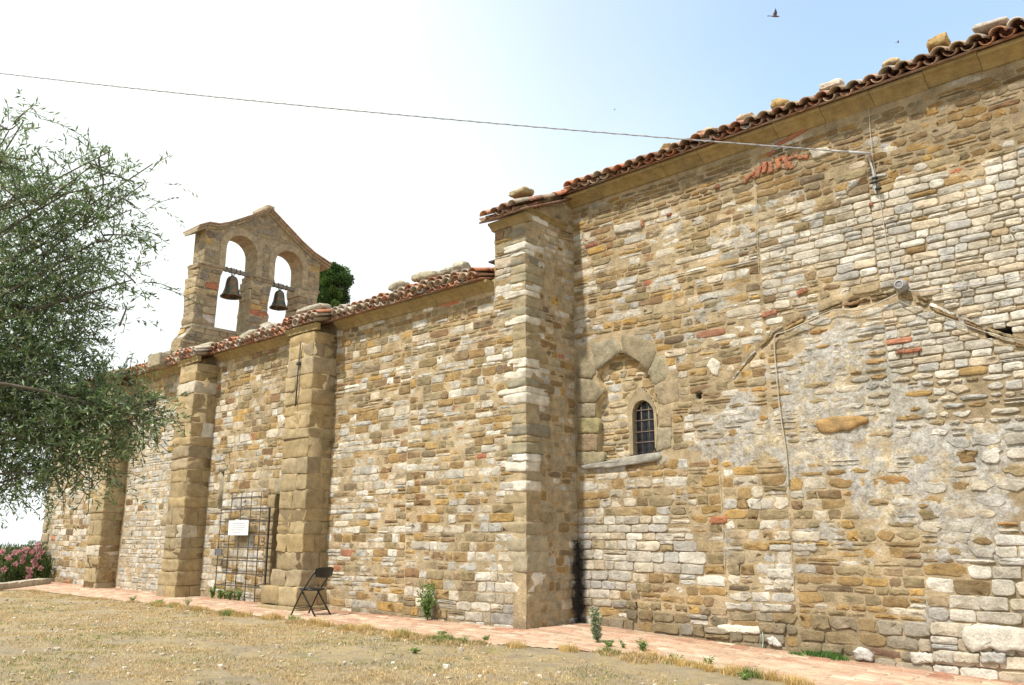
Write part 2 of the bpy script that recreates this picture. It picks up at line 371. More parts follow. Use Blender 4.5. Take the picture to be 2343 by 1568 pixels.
def lines(a, b, step, extra=()):
    s = set(np.round(np.linspace(a, b, max(2, int((b - a) / step))), 4).tolist())
    for e in extra:
        s = {k for k in s if abs(k - e) > step * .3 or k in (a, b)}; s.add(round(e, 4))
    return np.array(sorted(s))
def inpoly(x, y, poly):
    x = np.asarray(x, float); y = np.asarray(y, float); c = np.zeros(np.broadcast(x, y).shape, bool); n = len(poly)
    for i in range(n):
        x1, y1 = poly[i]; x2, y2 = poly[(i + 1) % n]
        if y1 == y2: continue
        c ^= ((y1 > y) != (y2 > y)) & (x < (x2 - x1) * (y - y1) / (y2 - y1) + x1)
    return c
def resample(pts, n, closed=False):
    P = np.array(pts, float)
    if closed: P = np.vstack([P, P[:1]])
    d = np.concatenate([[0], np.cumsum(np.linalg.norm(np.diff(P, axis=0), axis=1))])
    t = np.linspace(0, d[-1], n + (1 if closed else 0))
    Q = np.stack([np.interp(t, d, P[:, k]) for k in range(P.shape[1])], 1)
    return Q[:-1] if closed else Q
def smoothpath(pts, it=2):
    P = [np.array(p, float) for p in pts]
    for _ in range(it):
        Q = [P[0]]
        for i in range(len(P) - 1): Q += [P[i] * .75 + P[i + 1] * .25, P[i] * .25 + P[i + 1] * .75]
        P = Q + [P[-1]]
    return np.array(P)
def polystone(mb, frame, poly, depth, col, bev=.018, rough=.006):
    """a large stone of any outline lying in a wall"""
    O, ud, vd, nd, warp = frame
    P = resample(poly, 26, True); c = P.mean(0); n = len(P)
    P = P + rng.normal(0, rough, P.shape)
    r = np.linalg.norm(P - c, axis=1)[:, None]; ins = c + (P - c) * (1 - bev / r)
    R_ = [(P, -.06), (P, depth - bev * .7), (ins, depth), (c + (P - c) * .6, depth + .004), (c + (P - c) * .3, depth + .002)]
    V = []
    for Q, z in R_:
        zz = z + (rng.normal(0, .003, n) if z > -.05 else 0)
        V.append(np.array(O) + Q[:, :1] * np.array(ud) + Q[:, 1:] * np.array(vd) + (np.zeros((n, 1)) + np.reshape(zz, (-1, 1)) if not np.isscalar(zz) else np.full((n, 1), zz)) * np.array(nd))
    V.append((np.array(O) + c[0] * np.array(ud) + c[1] * np.array(vd) + (depth + .004) * np.array(nd))[None])
    A = 0.5 * np.sum(P[:, 0] * np.roll(P[:, 1], -1) - np.roll(P[:, 0], -1) * P[:, 1])
    F = [(k * n + i, k * n + (i + 1) % n, (k + 1) * n + (i + 1) % n, (k + 1) * n + i) for k in range(4) for i in range(n)] + [(4 * n + i, 4 * n + (i + 1) % n, 5 * n) for i in range(n)]
    mb.add(np.vstack(V), F, np.clip(np.array(col), 0, 1))

# ============================================================ THE CHURCH
EN, ER, EP = 5.56, 7.24, 6.58      # eave heights
NY, RY, CX = 9.75, 11.02, -8.42             # nave wall plane, choir wall plane, corner between them
LX = -28.0
church = thing('church', (-14, 9.75, 0), 'old brown and whitish rubble stone church with terracotta tiled roof, buttresses and a bell gable', 'church')
EX, EZv, NYn = np.array([1., 0, 0]), np.array([0, 0, 1.]), np.array([0, -1., 0])
FR_N = None
def warp_n(U, V, Z):
    return U, V + .05 * (fbm(U * .45, V * .5 + 3, 5) - .5), Z + .07 * (fbm(U * .4, V * .45, 9) - .5)
FR_N = ((0, NY, 0), EX, EZv, NYn, warp_n)
_c, _s = math.cos(R(1)), math.sin(R(1))
UR = np.array([_c, -_s, 0]); NR = np.array([-_s, -_c, 0]); OR = np.array([CX, RY, 0.])     # choir wall: u from the inner corner
def warp_r(U, V, Z):
    return U, V + .06 * (fbm(U * .45, V * .5 + 3, 25) - .5), Z + .06 * (fbm(U * .4, V * .45, 29) - .5)
FR_R = (OR, UR, EZv, NR, warp_r)
def uvR(x, y, off=0.0):
    p = onplane(x, y, OR + NR * off, NR); d = p - OR; return float(d @ UR), float(d[2])
def ptN(u, v, z=0): return np.array([u, NY - z, v])
def pxN(u, v):
    P = np.stack(np.broadcast_arrays(np.asarray(u, float), np.full(np.shape(u), NY), np.asarray(v, float)), -1); return proj(P)
def pxR(u, v):
    u = np.asarray(u, float); v = np.asarray(v, float)
    P = OR + u[..., None] * UR + v[..., None] * EZv; return proj(P)

def colour(pw, rg=None):
    r = rng.random()
    if r < pw:
        return pick(WHITE)
    r = rng.random() * (.80 if pw < .12 else 1)
    if pw < .12 and r > .70: return pick(BROWN) if r < .76 else pick(PINK)
    return pick(OCHRE) if r < .66 else pick(PINK) if r < .80 else pick(BROWN) if r < .955 else pick(BRICK) if r < .966 else pick(WHITE)

# ---- nave wall
DOOR = (-15.36, -14.0, 2.2)
SLIT = (-17.66, -17.50, 1.93, 2.77)
def av_n(u, v):
    u = np.asarray(u); v = np.asarray(v)
    ok = (u > LX) & (u < CX - .05) & (v < 5.46)
    ok &= ~((u > DOOR[0]) & (u < DOOR[1]) & (v < DOOR[2]))
    ok &= ~((u > SLIT[0]) & (u < SLIT[1]) & (v > SLIT[2]) & (v < SLIT[3]))
    return ok
def st_n(u, v, w, h):
    x, y = pxN(u, v); pw = float(WHT_N(x, y)) * 1.05
    if u < -15.4: pw = min(1, pw * 1.1)
    big = rng.random() < .08
    c = colour(pw)
    if y > 1365 and x > 800 and rng.random() < .6: c = tuple(np.array(c) * .5 + np.array((.13,.115,.09)) * .5)      # dirt-stained footing
    f = 1 + rng.normal(0, .08)
    return dict(c=np.clip(np.array(c) * f, 0, .8), d=rng.uniform(-.001, .011) + (.008 if rng.random() < .15 else 0), irr=.055, p=rng.uniform(4.5, 11), gap=rng.uniform(.006, .018), split=.12)
mb = MB()
pan = [(LX, -22.9, .12, .19, .2, .55), (-22.5, -19.0, .10, .16, .18, .46), (-18.2, -14.3, .12, .20, .2, .5), (-13.5, -11.2, .10, .17, .18, .5), (-11.2, CX - .25, .095, .165, .16, .5)]
stone_batch(mb, fillrows(av_n, pan, -.15, 5.5, st_n), FR_N)
us = lines(LX, CX, .06, (DOOR[0], DOOR[1], SLIT[0], SLIT[1])); vs = lines(-.2, 5.6, .05, (DOOR[2], SLIT[2], SLIT[3]))
def mh(U, V): return .0003 + .018 * (fbm(U * 3.1, V * 4.3, 41) - .42) + .010 * (fbm(U * 11, V * 13, 44) - .5)
def mc(U, V):
    n = fbm(U * 1.3, V * 1.6, 51)[..., None]; d = np.clip((0.55 - V) / .6, 0, 1)[..., None] * np.clip((U + 14) / 3, 0, 1)[..., None]
    c = np.array(MORT) * (0.8 + .4 * n); return c * (1 - .45 * d), np.zeros(U.shape)
mortar(mb, FR_N, us, vs, lambda u, v: ~((u > DOOR[0]) & (u < DOOR[1]) & (v < DOOR[2])) & ~((u > SLIT[0]) & (u < SLIT[1]) & (v > SLIT[2]) & (v < SLIT[3])), mh, mc)
nave = mb.build('nave_wall', M_MAS, church)
tag(nave, 'long nave wall of coursed brown and whitish rubble stone')
# doorway and slit reveals, inner dark
mb = MB()
for i in range(8):                            # left jamb of the doorway, big sandstone blocks seen in shade
    z0 = i * .275 - .02
    block(mb, (DOOR[0] - .13 + .01 * rng.normal(), NY + .40, z0 + .138), (.26, .86, .272), (.30, .22, .12), .008, .05)
for i in range(4): block(mb, (DOOR[0] + .34 * i + .1, NY + .42, 2.36), (.36, .85, .34), (.27, .23, .15), .008, .12)
block(mb, (-14.75, NY + .07, 2.33), (.8, .2, .30), (.36, .33, .26), .012, .15)
box(mb, (-15.7, NY + .85, -.1), (-13.6, NY + .9, 2.6), (.06, .045, .03))
mb.build('doorway', M_BLK, church)
mb = MB()
x0, x1, z0, z1 = SLIT
box(mb, (x0 - .14, NY - .012, z0 - .02), (x0, NY + .35, z1 + .02), (.34, .29, .21)); box(mb, (x1, NY - .012, z0 - .02), (x1 + .14, NY + .35, z1 + .02), (.36, .31, .22))
box(mb, (x0 - .1, NY - .016, z1), (x1 + .1, NY + .35, z1 + .14), (.38, .33, .26)); box(mb, (x0 - .1, NY - .016, z0 - .12), (x1 + .1, NY + .35, z0), (.36, .31, .23))
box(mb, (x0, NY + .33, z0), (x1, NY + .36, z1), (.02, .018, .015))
mb.build('slit_window', M_BLK, church)

# ---- buttresses of the nave
def pilaster(xl, xr, yf, zt, base=.0, flare=.0, cols=None, white=.15, name='buttress'):
    mb = MB(); z = -.12; k = 0
    while z < zt - .02:
        h = rng.uniform(.19, .40); h = min(h, zt - z) if zt - z - h > .15 else zt - z
        fl = flare * max(0, 1 - max(z, 0) / .55) + (base if z < .28 else 0)
        jit = rng.normal(0, .014)
        a, b, f = xl - fl + jit, xr + fl * .35 + rng.normal(0, .006), yf - fl * .5 + rng.normal(0, .008)
        q = rng.random()
        def cc():
            r_ = rng.random(); c = pick([(.335,.255,.145),(.31,.23,.125),(.35,.27,.155),(.30,.235,.15),(.34,.25,.13)]) if r_ > white else pick(WHITE)
            return np.array(c) * (1 + rng.normal(0, .06))
        yb = NY + .05
        if q < .45:
            block(mb, ((a + b) / 2, (f + yb) / 2, z + h / 2), (b - a, yb - f, h - .001), cc(), .020, .05)
        else:
            m = a + (b - a) * rng.uniform(.35, .65)
            block(mb, ((a + m) / 2, (f + yb) / 2, z + h / 2), (m - a - .006, yb - f, h - .001), cc(), .020, .05)
            ym = f + (yb - f) * rng.uniform(.4, .7)
            block(mb, ((m + b) / 2, (f + ym) / 2, z + h / 2), (b - m, ym - f, h - .001), cc(), .020, .05)
            block(mb, ((m + b) / 2, (ym + yb) / 2, z + h / 2), (b - m - .01, yb - ym - .006, h - .003), cc(), .010, .05)
        z += h
    box(mb, (xl + .012, yf + .012, -.1), (xr - .012, NY + .02, zt - .01), (.33, .25, .145))
    return mb.build(name, M_BLK, church)
tag(pilaster(-14.36, -13.48, 9.20, 5.33, flare=.30, white=.0), 'widest buttress, with a flared battered foot and a broken left edge')
tag(pilaster(-19.0, -18.2, 9.20, 5.33, base=.06, white=.07), 'tall straight buttress on a square plinth block')
tag(pilaster(-23.4, -22.62, 9.24, 5.33, white=.08), 'buttress half covered by the olive branches')
mb = MB()                                       # battered left corner of the nave
z = -.1
while z < 5.4:
    h = rng.uniform(.14, .34); w = rng.uniform(.35, .75)
    block(mb, (LX - .05 + w / 2, NY + .12, z + h / 2), (w, .36, h - .01), pick([(.38,.33,.25),(.33,.26,.17),(.42,.37,.30)]), .015, .15); z += h
mb.build('corner_quoins', M_BLK, church)

# ---- corner pier where the nave ends and the taller choir is set back
mb = MB(); z = -.15; white_q = 0
while z < 6.55:
    y_px = proj(np.array([CX, NY, z]))[1]
    h = rng.uniform(.10, .19)
    if y_px > 1180: h = rng.uniform(.2, .38)
    w = rng.uniform(.3, .62); d = rng.uniform(.3, .62)
    if rng.random() < (.45 if y_px < 1120 else .12): c = pick([(.58,.56,.52),(.54,.50,.44),(.60,.56,.49)])
    else: c = pick([(.28,.25,.17),(.25,.23,.17),(.32,.27,.18),(.20,.18,.14),(.31,.25,.15)]) if y_px < 1150 else pick([(.34,.28,.18),(.32,.25,.15),(.36,.31,.22)])
    bx = rng.uniform(-.002, .020)
    block(mb, (CX + bx - w / 2, NY - bx + d / 2, z + h / 2), (w, d, h - .005), c, .014, .12); z += h
mb.build('corner_quoins', M_BLK, church)
FR_S = ((CX, 0, 0), np.array([0, 1., 0]), EZv, np.array([1., 0, 0]), lambda U, V, Z: (U, V + .05 * (fbm(U * .6, V * .5, 77) - .5), Z + .03 * (fbm(U * .8, V * .6, 79) - .5)))
def st_s(u, v, w, h):
    c = colour(.38 if v > 2.6 else .2)
    if rng.random() < .35: c = (.33, .28, .20)
    return dict(c=c, d=rng.uniform(-.002, .010), irr=.08, p=rng.uniform(3.5, 7), gap=rng.uniform(.01, .02), split=.12)
mb = MB()
stone_batch(mb, fillrows(lambda u, v: (u > NY + .3) & (u < RY + .03) & (v < EP + (u - NY) * .44 + .03), [(NY + .32, RY + .02, .09, .17, .14, .4)], -.2, 7.0, st_s), FR_S)
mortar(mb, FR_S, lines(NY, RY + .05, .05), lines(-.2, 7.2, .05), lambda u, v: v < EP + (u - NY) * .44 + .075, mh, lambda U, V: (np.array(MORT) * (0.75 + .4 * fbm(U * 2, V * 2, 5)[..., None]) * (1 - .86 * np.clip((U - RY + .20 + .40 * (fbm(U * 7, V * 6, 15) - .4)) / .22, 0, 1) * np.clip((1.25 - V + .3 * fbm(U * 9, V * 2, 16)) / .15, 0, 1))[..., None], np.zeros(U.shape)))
mb.build('return_wall', M_MAS, church)
# upper part of the corner pier, above the nave roof
PX0 = -9.12
mb = MB()
def st_p(u, v, w, h): return dict(c=colour(.5), d=rng.uniform(0, .016), irr=.06, p=5, gap=.012, split=.1)
stone_batch(mb, fillrows(lambda u, v: (u > PX0) & (u < CX - .3) & (v < 6.5), [(PX0, CX - .3, .11, .2, .2, .45)], 5.2, 6.52, st_p), FR_N)
FR_W = ((PX0, 0, 0), np.array([0, -1., 0]), EZv, np.array([-1., 0, 0]), None)
stone_batch(mb, fillrows(lambda u, v: (u > -11.5) & (u < -NY) & (v < 6.5), [(-11.5, -NY, .11, .2, .2, .45)], 5.2, 6.5, st_p), FR_W)
box(mb, (PX0 + .004, NY + .006, 5.2), (CX - .01, RY + .8, 6.56), MORT)
box(mb, (PX0 - .16, NY + .02, 5.93), (PX0 + .02, NY + .3, 5.96), (.1, .09, .09))       # small slate sticking out
mb.build('pier_head', M_MAS, church)

# ---- choir wall with blind pointed niche and arched window
cz = lambda x, y: ((2000 + x / 1.96) / 1.6533, (1100 + y / 1.96) / 1.6533)
UC = lambda x, y, off=0.0: uvR(*cz(x, y), off)
INNER = [UC(*p) for p in [(515,1260),(510,1060),(500,940),(500,840),(560,750),(505,640),(520,580),(620,490),(690,468),(760,485),(830,535),(885,600),(925,700),(955,830),(962,930),(945,1190),(945,1215)]]
INNER_S = [tuple(p) for p in INNER]
OUTER = [UC(*p) for p in [(355,1305),(352,1060),(350,830),(345,640),(345,455),(460,395),(640,335),(690,305),(900,365),(960,470),(1005,480),(1035,640),(1112,640),(1122,820),(1060,880),(1062,1160),(985,1190),(985,1262)]]
WIN = [UC(*p) for p in [(742,1212),(738,1040),(734,920),(738,870),(762,825),(810,800),(855,820),(885,860),(893,900),(900,1040),(906,1204)]]
SURR = [UC(*p) for p in [(722,1214),(717,1040),(706,920),(704,850),(724,800),(755,750),(795,700),(845,745),(890,810),(915,880),(926,960),(934,1204)]]
NICHE_D = -.11
SEAM = [uvR(1650, 1080)[0], uvR(1812, 1200)[0], uvR(1728, 455)[0], uvR(1985, 400)[0]]
def arch_v(u):                                   # the big relieving arch above the plaster
    pts = np.array([uvR(*p) for p in [(1668,880),(1700,835),(1770,765),(1850,722),(1940,690),(2060,668),(2130,700),(2230,748),(2345,790)]])
    return np.interp(u, pts[:, 0], pts[:, 1], left=-9, right=pts[-1, 1] - .05)
UA0 = uvR(1668, 880)[0]
HOLES = [(uvR(2285, 760), .13, .036), (uvR(1952, 690), .05, .035), (uvR(1600, 905), .03, .025)]
def av_r(u, v):
    u = np.asarray(u, float); v = np.asarray(v, float)
    ok = (u > 0) & (v < 7.02) & ~inpoly(u, v, OUTER)
    d = v - arch_v(u); ok &= ~((u > UA0) & (np.abs(d) < .058))
    for (c, a, b) in HOLES: ok &= ~((np.abs(u - c[0]) < a) & (np.abs(v - c[1]) < b))
    return ok
def st_r(u, v, w, h):
    x, y = pxR(u, v); x = float(x); y = float(y); pw = float(WHT_R(x, y)); pl = float(PLA_R(x, y))
    soot = math.exp(-((x - 1324) / 34) ** 2) * (1 if 1232 < y < 1412 else 0)
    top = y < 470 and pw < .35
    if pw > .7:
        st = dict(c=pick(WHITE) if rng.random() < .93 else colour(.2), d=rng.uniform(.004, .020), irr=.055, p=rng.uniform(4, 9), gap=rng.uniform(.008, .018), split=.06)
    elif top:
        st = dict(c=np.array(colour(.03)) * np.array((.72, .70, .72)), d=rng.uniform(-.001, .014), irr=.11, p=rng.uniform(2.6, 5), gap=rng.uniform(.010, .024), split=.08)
    else:
        st = dict(c=colour(pw), d=rng.uniform(-.001, .013), irr=.085, p=rng.uniform(3.2, 8), gap=rng.uniform(.008, .022), split=.12)
    if y > 1372 + (x - 1330) * .06 and x < 2120 and rng.random() < .85: st['c'] = np.array(st['c']) * .35 + np.array(pick([(.16,.125,.075),(.13,.11,.08),(.20,.16,.10),(.17,.15,.12)])) * .65; st['d'] += rng.uniform(0, .03)
    if pl > .35:
        if rng.random() < pl * .25: return None
        st['c'] = pick(OCHRE + [(.33,.19,.075)]) if rng.random() > .35 + pw * .5 else np.array(pick(WHITE)) * .9; st['d'] = .004 + .010 * rng.random(); st['irr'] = .14; st['p'] = 2.4; st['gap'] = .04
    f = 1 + rng.normal(0, .08); st['c'] = np.clip(np.array(st['c']) * f, 0, .8)
    return st
mb = MB()
e = uvR(2460, 1300)[0] + 1.4
s0, s1, s2, s3 = SEAM
lo = lambda u, v, zz: (v < zz)
zsp = 2.55                                        # below: panels divided at the two vertical seams; above: other course breaks
S = []
def clip_av(z0, z1): return lambda u, v: av_r(u, v) & (v > z0) & (v < z1)
S += fillrows(clip_av(-1, zsp), [(0.02, s0 - .01, .105, .17, .17, .48), (s0 + .01, s1 - .01, .12, .17, .17, .46), (s1 + .01, s1 + 1.6, .105, .19, .16, .48), (s1 + 1.6, e, .13, .2, .22, .5)], -.45, zsp, st_r)
S += fillrows(clip_av(zsp, 9), [(0.02, s2 - .01, .085, .145, .16, .52), (s2 + .01, s3, .09, .13, .15, .42), (s3, e, .09, .125, .14, .36)], zsp, 7.02, st_r)
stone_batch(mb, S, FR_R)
ub = lines(-.06, e, .035, ()); vb = lines(-.5, 7.2, .035)
def mh_r(U, V):
    x, y = pxR(U, V); pl = PLA_R(x, y); pw = WHT_R(x, y)
    z = .0000 + .018 * (fbm(U * 3.1, V * 4.3, 61) - .42) + .008 * (fbm(U * 11, V * 13, 64) - .5) - .012 * np.clip((pw - .6) / .3, 0, 1)
    m = np.clip((pl + 1.9 * (fbm(U * 2.6, V * 3.6, 66, 5) - .5) - .46) / .14, 0, 1)
    z = z + m * (.007 + .034 * (fbm(U * 6, V * 8, 68, 5) - .5))
    d = V - arch_v(U); z = np.where((U > UA0) & (np.abs(d) < .05), -.012 - .02 * fbm(U * 6, V * 6, 70), z)
    for (c, a, b) in HOLES: z = np.where((np.abs(U - c[0]) < a + .01) & (np.abs(V - c[1]) < b + .01), -.16, z)
    return z
def mc_r(U, V):
    x, y = pxR(U, V); pl = PLA_R(x, y); pw = WHT_R(x, y)
    m = np.clip((pl + 1.9 * (fbm(U * 2.6, V * 3.6, 66, 5) - .5) - .36) / .14, 0, 1)
    n = fbm(U * 1.3, V * 1.6, 71)[..., None]; c = np.array(MORT) * (.75 + .45 * n)
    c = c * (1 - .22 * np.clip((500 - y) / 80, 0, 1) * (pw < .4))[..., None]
    wt = np.clip((pw - .6) / .3, 0, 1)[..., None]; c = c * (1 - .25 * wt)
    d = np.clip((1405 - y) / -40, 0, 1)[..., None]; c = c * (1 - .4 * d * (x < 2050)[..., None])
    soot = np.exp(-((x - 1322 + 16 * (fbm(U * 9, V * 5, 3) - .5)) / 30) ** 2) * np.clip((y - 1228 - 25 * fbm(U * 20, V * 3, 8)) / 14, 0, 1)
    for (c0, a, b) in HOLES: c = np.where(((np.abs(U - c0[0]) < a + .02) & (np.abs(V - c0[1]) < b + .02))[..., None], .02, c)
    return c, m
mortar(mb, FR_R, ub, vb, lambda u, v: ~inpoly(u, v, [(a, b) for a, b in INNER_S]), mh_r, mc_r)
# thin slabs of the relieving arch
u = UA0 + .02
while u < e:
    l = rng.uniform(.12, .34); v0, v1 = arch_v(u), arch_v(u + l); ang = math.atan2(v1 - v0, l)
    for k in (-.6, .55):
        if rng.random() < .25: continue
        hh = rng.uniform(.028, .046); cu, cv = u + l / 2 + rng.normal(0, .02), (v0 + v1) / 2 + k * .048
        q = [(cu + a * math.cos(ang) - b * math.sin(ang), cv + a * math.sin(ang) + b * math.cos(ang)) for a, b in ((-l/2, -hh/2), (l/2, -hh/2 * .7), (l/2, hh/2), (-l/2, hh/2 * .8))]
        c = pick(OCHRE + BROWN + [(.36,.31,.22),(.42,.36,.27)]) if rng.random() < .8 else pick(WHITE)
        polystone(mb, FR_R, q, rng.uniform(.004, .024), c, .008, .005)
    u += l + .02
# broken little brick arch, the big ochre slab, the roundel, long white slabs at the foot
for (x, y, w, h, a, c) in [(1716,404,.20,.05,30,0),(1706,412,.12,.05,70,1),(1735,394,.07,.17,-20,1),(1750,384,.07,.17,-12,0),(1764,384,.06,.16,0,1),(1781,375,.07,.17,8,2),(1800,374,.07,.2,16,1),(1809,380,.05,.12,16,2),
                        (1790,362,.14,.05,4,2),(1815,361,.15,.05,0,1),(1838,361,.15,.055,-12,0),(1826,306,.28,.06,14,0),(1795,324,.30,.06,10,1),(1765,352,.12,.05,20,1),(1730,402,.10,.05,40,0),(1470,511,.05,.13,5,2),(1993,469,.05,.05,0,1),
                        (2090,803,.20,.05,3,0),(2060,806,.12,.045,3,1),(1835,668,.15,.06,12,0),(1760,718,.22,.07,5,1),(1645,1190,.26,.10,2,2),(1640,428,.08,.06,0,1),(1530,492,.08,.05,0,1)]:
    u, v = uvR(x, y); ca, sa = math.cos(R(a)), math.sin(R(a))
    polystone(mb, FR_R, [(u + p * w / 2 * ca - q * h / 2 * sa, v + p * w / 2 * sa + q * h / 2 * ca) for p, q in ((-1,-1),(1,-1),(1,1),(-1,1))], .026 + .006 * rng.random(), BRICK[c], .008, .003)
def pxpoly(pts, d, c, **k): polystone(mb, FR_R, [uvR(*p) for p in pts], d, c, **k)
pxpoly([(1866,968),(1880,960),(1930,951),(1978,950),(1988,958),(1984,972),(1940,985),(1890,993),(1872,986)], .05, (.36,.215,.085), bev=.02, rough=.008)
pxpoly([(1618,838),(1622,826),(1634,820),(1648,828),(1652,842),(1642,862),(1628,858)], .04, (.52,.48,.41))
pxpoly([(1642,1430),(1650,1428),(1738,1434),(1742,1452),(1735,1451),(1648,1445)], .04, (.58,.54,.47))
pxpoly([(1757,1458),(1775,1456),(1792,1474),(1790,1480),(1764,1476)], .06, (.55,.54,.52))
pxpoly([(1955,1488),(1966,1480),(1990,1486),(2000,1500),(1998,1512),(1957,1507)], .07, (.50,.48,.46))
pxpoly([(2206,1432),(2215,1429),(2290,1432),(2350,1440),(2350,1490),(2300,1488),(2268,1483),(2250,1492),(2209,1486)], .06, (.52,.49,.44), rough=.012)
for a, b in ((2085,2135),(2140,2180),(2184,2240),(2245,2300)):
    pxpoly([(a,1492),(b,1494),(b+2,1518),(a+2,1516)], .055, pick(WHITE))
for q in ([(1405,518),(1466,505),(1468,524),(1408,536)], [(1755,1302),(1812,1300),(1812,1326),(1758,1322)], [(1770,1328),(1812,1328),(1812,1352),(1770,1348)], [(1660,1378),(1722,1382),(1722,1398),(1662,1394)],
          [(1735,1380),(1812,1384),(1812,1400),(1738,1400)], [(1812,1216),(1878,1217),(1878,1240),(1814,1240)], [(1814,1242),(1870,1242),(1870,1262),(1815,1262)], [(1850,345),(1895,337),(1905,350),(1862,366)]):
    pxpoly(q, .035, pick(WHITE[:3]), rough=.005)
WRJ = lambda x, y: onplane(x, y, OR + NR * .012, NR)
for pp in ([(1645, 1078), (1650, 1150), (1655, 1230), (1658, 1310), (1662, 1400)], [(1803, 1112), (1806, 1180), (1812, 1280), (1816, 1350), (1819, 1420)], [(1730, 455), (1735, 500), (1733, 560), (1736, 625)]):
    P = resample(np.array([WRJ(x, y) for x, y in pp]), 60); P += rng.normal(0, .003, P.shape); tube(mb, P, .010, (.42, .34, .23), 5)
choir = mb.build('choir_wall', M_MAS, church)
tag(choir, 'high choir wall with brown, whitish and plastered patches of stone')

# pointed blind niche: big grey voussoirs, rubble infill, then the window
mb = MB()
G = [(.24,.21,.16),(.27,.24,.18),(.26,.22,.155),(.23,.185,.13),(.27,.235,.16)]
for q, c in (([(360,1195),(560,1195),(560,1262),(500,1290),(372,1304)], (.27,.25,.18)), ([(360,1062),(510,1062),(512,1190),(362,1190)], (.25,.19,.135)), ([(357,942),(524,942),(520,1056),(360,1058)], (.26,.235,.14)),
             ([(357,836),(495,836),(497,937),(357,937)], (.28,.25,.20)), ([(357,645),(470,662),(560,752),(500,828),(357,830)], G[0]), ([(352,465),(445,432),(500,560),(500,600),(462,655),(354,635)], G[1]),
             ([(462,402),(640,342),(690,450),(620,492),(520,580),(505,600)], (.26,.24,.19)), ([(693,312),(900,372),(945,468),(885,596),(830,532),(760,482),(693,464)], (.25,.215,.16)),
             ([(950,475),(1000,486),(1028,640),(960,690),(925,695),(888,602)], (.27,.25,.19)), ([(935,700),(1108,645),(1118,820),(990,850),(958,826)], (.30,.245,.18)), ([(962,866),(1062,860),(1062,1010),(962,1010)], (.29,.24,.17)), ([(958,1016),(1060,1018),(1058,1158),(980,1188),(948,1188)], (.29,.26,.21))):
    polystone(mb, FR_R, [UC(*p) for p in q], .019, np.array(c) * np.array((1.0, .95, .85)), .008, .006)
polystone(mb, FR_R, [UC(*p) for p in [(390,1302),(740,1232),(985,1196),(988,1258),(600,1315),(400,1322)]], .05, (.33,.32,.29), .012, .003)
frN = (OR, UR, EZv, NR, lambda U, V, Z: (U, V, Z + NICHE_D + .01 * (fbm(U * 2, V * 2, 3) - .5)))
cen = np.mean(SURR, 0)
def avn(u, v): return inpoly(u, v, INNER_S) & ~inpoly(u, v, SURR)
def stn(u, v, w, h): return dict(c=colour(.22) if rng.random() < .5 else pick([(.42,.34,.23),(.47,.40,.30),(.28,.235,.17),(.36,.25,.13)]), d=rng.uniform(0, .02), irr=.09, p=3.5, gap=.02, split=.1)
u0, u1 = min(p[0] for p in INNER), max(p[0] for p in INNER); v0_, v1_ = min(p[1] for p in INNER), max(p[1] for p in INNER)
stone_batch(mb, fillrows(avn, [(u0, u1, .09, .16, .14, .34)], v0_, v1_, stn), frN)
mortar(mb, frN, lines(u0 - .1, u1 + .1, .03), lines(v0_ - .1, v1_ + .1, .03), lambda u, v: ~inpoly(u, v, SURR), mh, lambda U, V: (np.tile(np.array((.46, .36, .22)), U.shape + (1,)) * (.85 + .3 * fbm(U * 4, V * 4, 3)[..., None]), np.zeros(U.shape)))
P = resample(INNER_S, 60, True)
V = [OR + UR * a + EZv * b + NR * z for z in (.012, NICHE_D - .02) for a, b in P]
mb.add(V, [(i, (i + 1) % 60, 60 + (i + 1) % 60, 60 + i) for i in range(60)], (.42, .33, .19))
mb.build('blind_arch', M_MAS, church)
window = MB()
n = 40; A = resample(smoothpath(SURR + SURR[:1], 1)[:-1], n, True); B = resample(WIN, n, True)
k = np.argmin(np.linalg.norm(B - A[0], axis=1)); B = np.roll(B, -k, 0)
V = []
for Q, z in ((A, NICHE_D + .0), (A, NICHE_D + .018), (B, NICHE_D - .004), (B, NICHE_D - .20)):
    V += [OR + UR * a + EZv * b + NR * z for a, b in Q]
window.add(V, [(r * n + i, r * n + (i + 1) % n, (r + 1) * n + (i + 1) % n, (r + 1) * n + i) for r in range(3) for i in range(n)], (.36, .29, .19))
win = window.build('window', M_BLK, church, smooth=False)
tag(win, 'small round arched window with an iron grille in the blind niche')
m = MB(); prism(m, [OR + UR * a + EZv * b + NR * (NICHE_D - .13) for a, b in B], -NR * .02, (.02, .02, .03)); m.build('pane', M_GLASS, win, smooth=False)
m = MB()
wu0, wu1 = B[:, 0].min(), B[:, 0].max(); wv0, wv1 = B[:, 1].min(), B[:, 1].max()
for y in (885, 962, 1046, 1124):
    v = UC(810, y, NICHE_D)[1]; tube(m, [OR + UR * (wu0 - .01) + EZv * v + NR * (NICHE_D - .06), OR + UR * (wu1 + .01) + EZv * v + NR * (NICHE_D - .06)], .009, (.16, .11, .08))
for f in (.34, .68):
    u = wu0 + (wu1 - wu0) * f; tube(m, [OR + UR * u + EZv * wv0 + NR * (NICHE_D - .07), OR + UR * u + EZv * (wv1 - .03) + NR * (NICHE_D - .07)], .009, (.13, .10, .08))
m.build('grille', M_IRON, win)

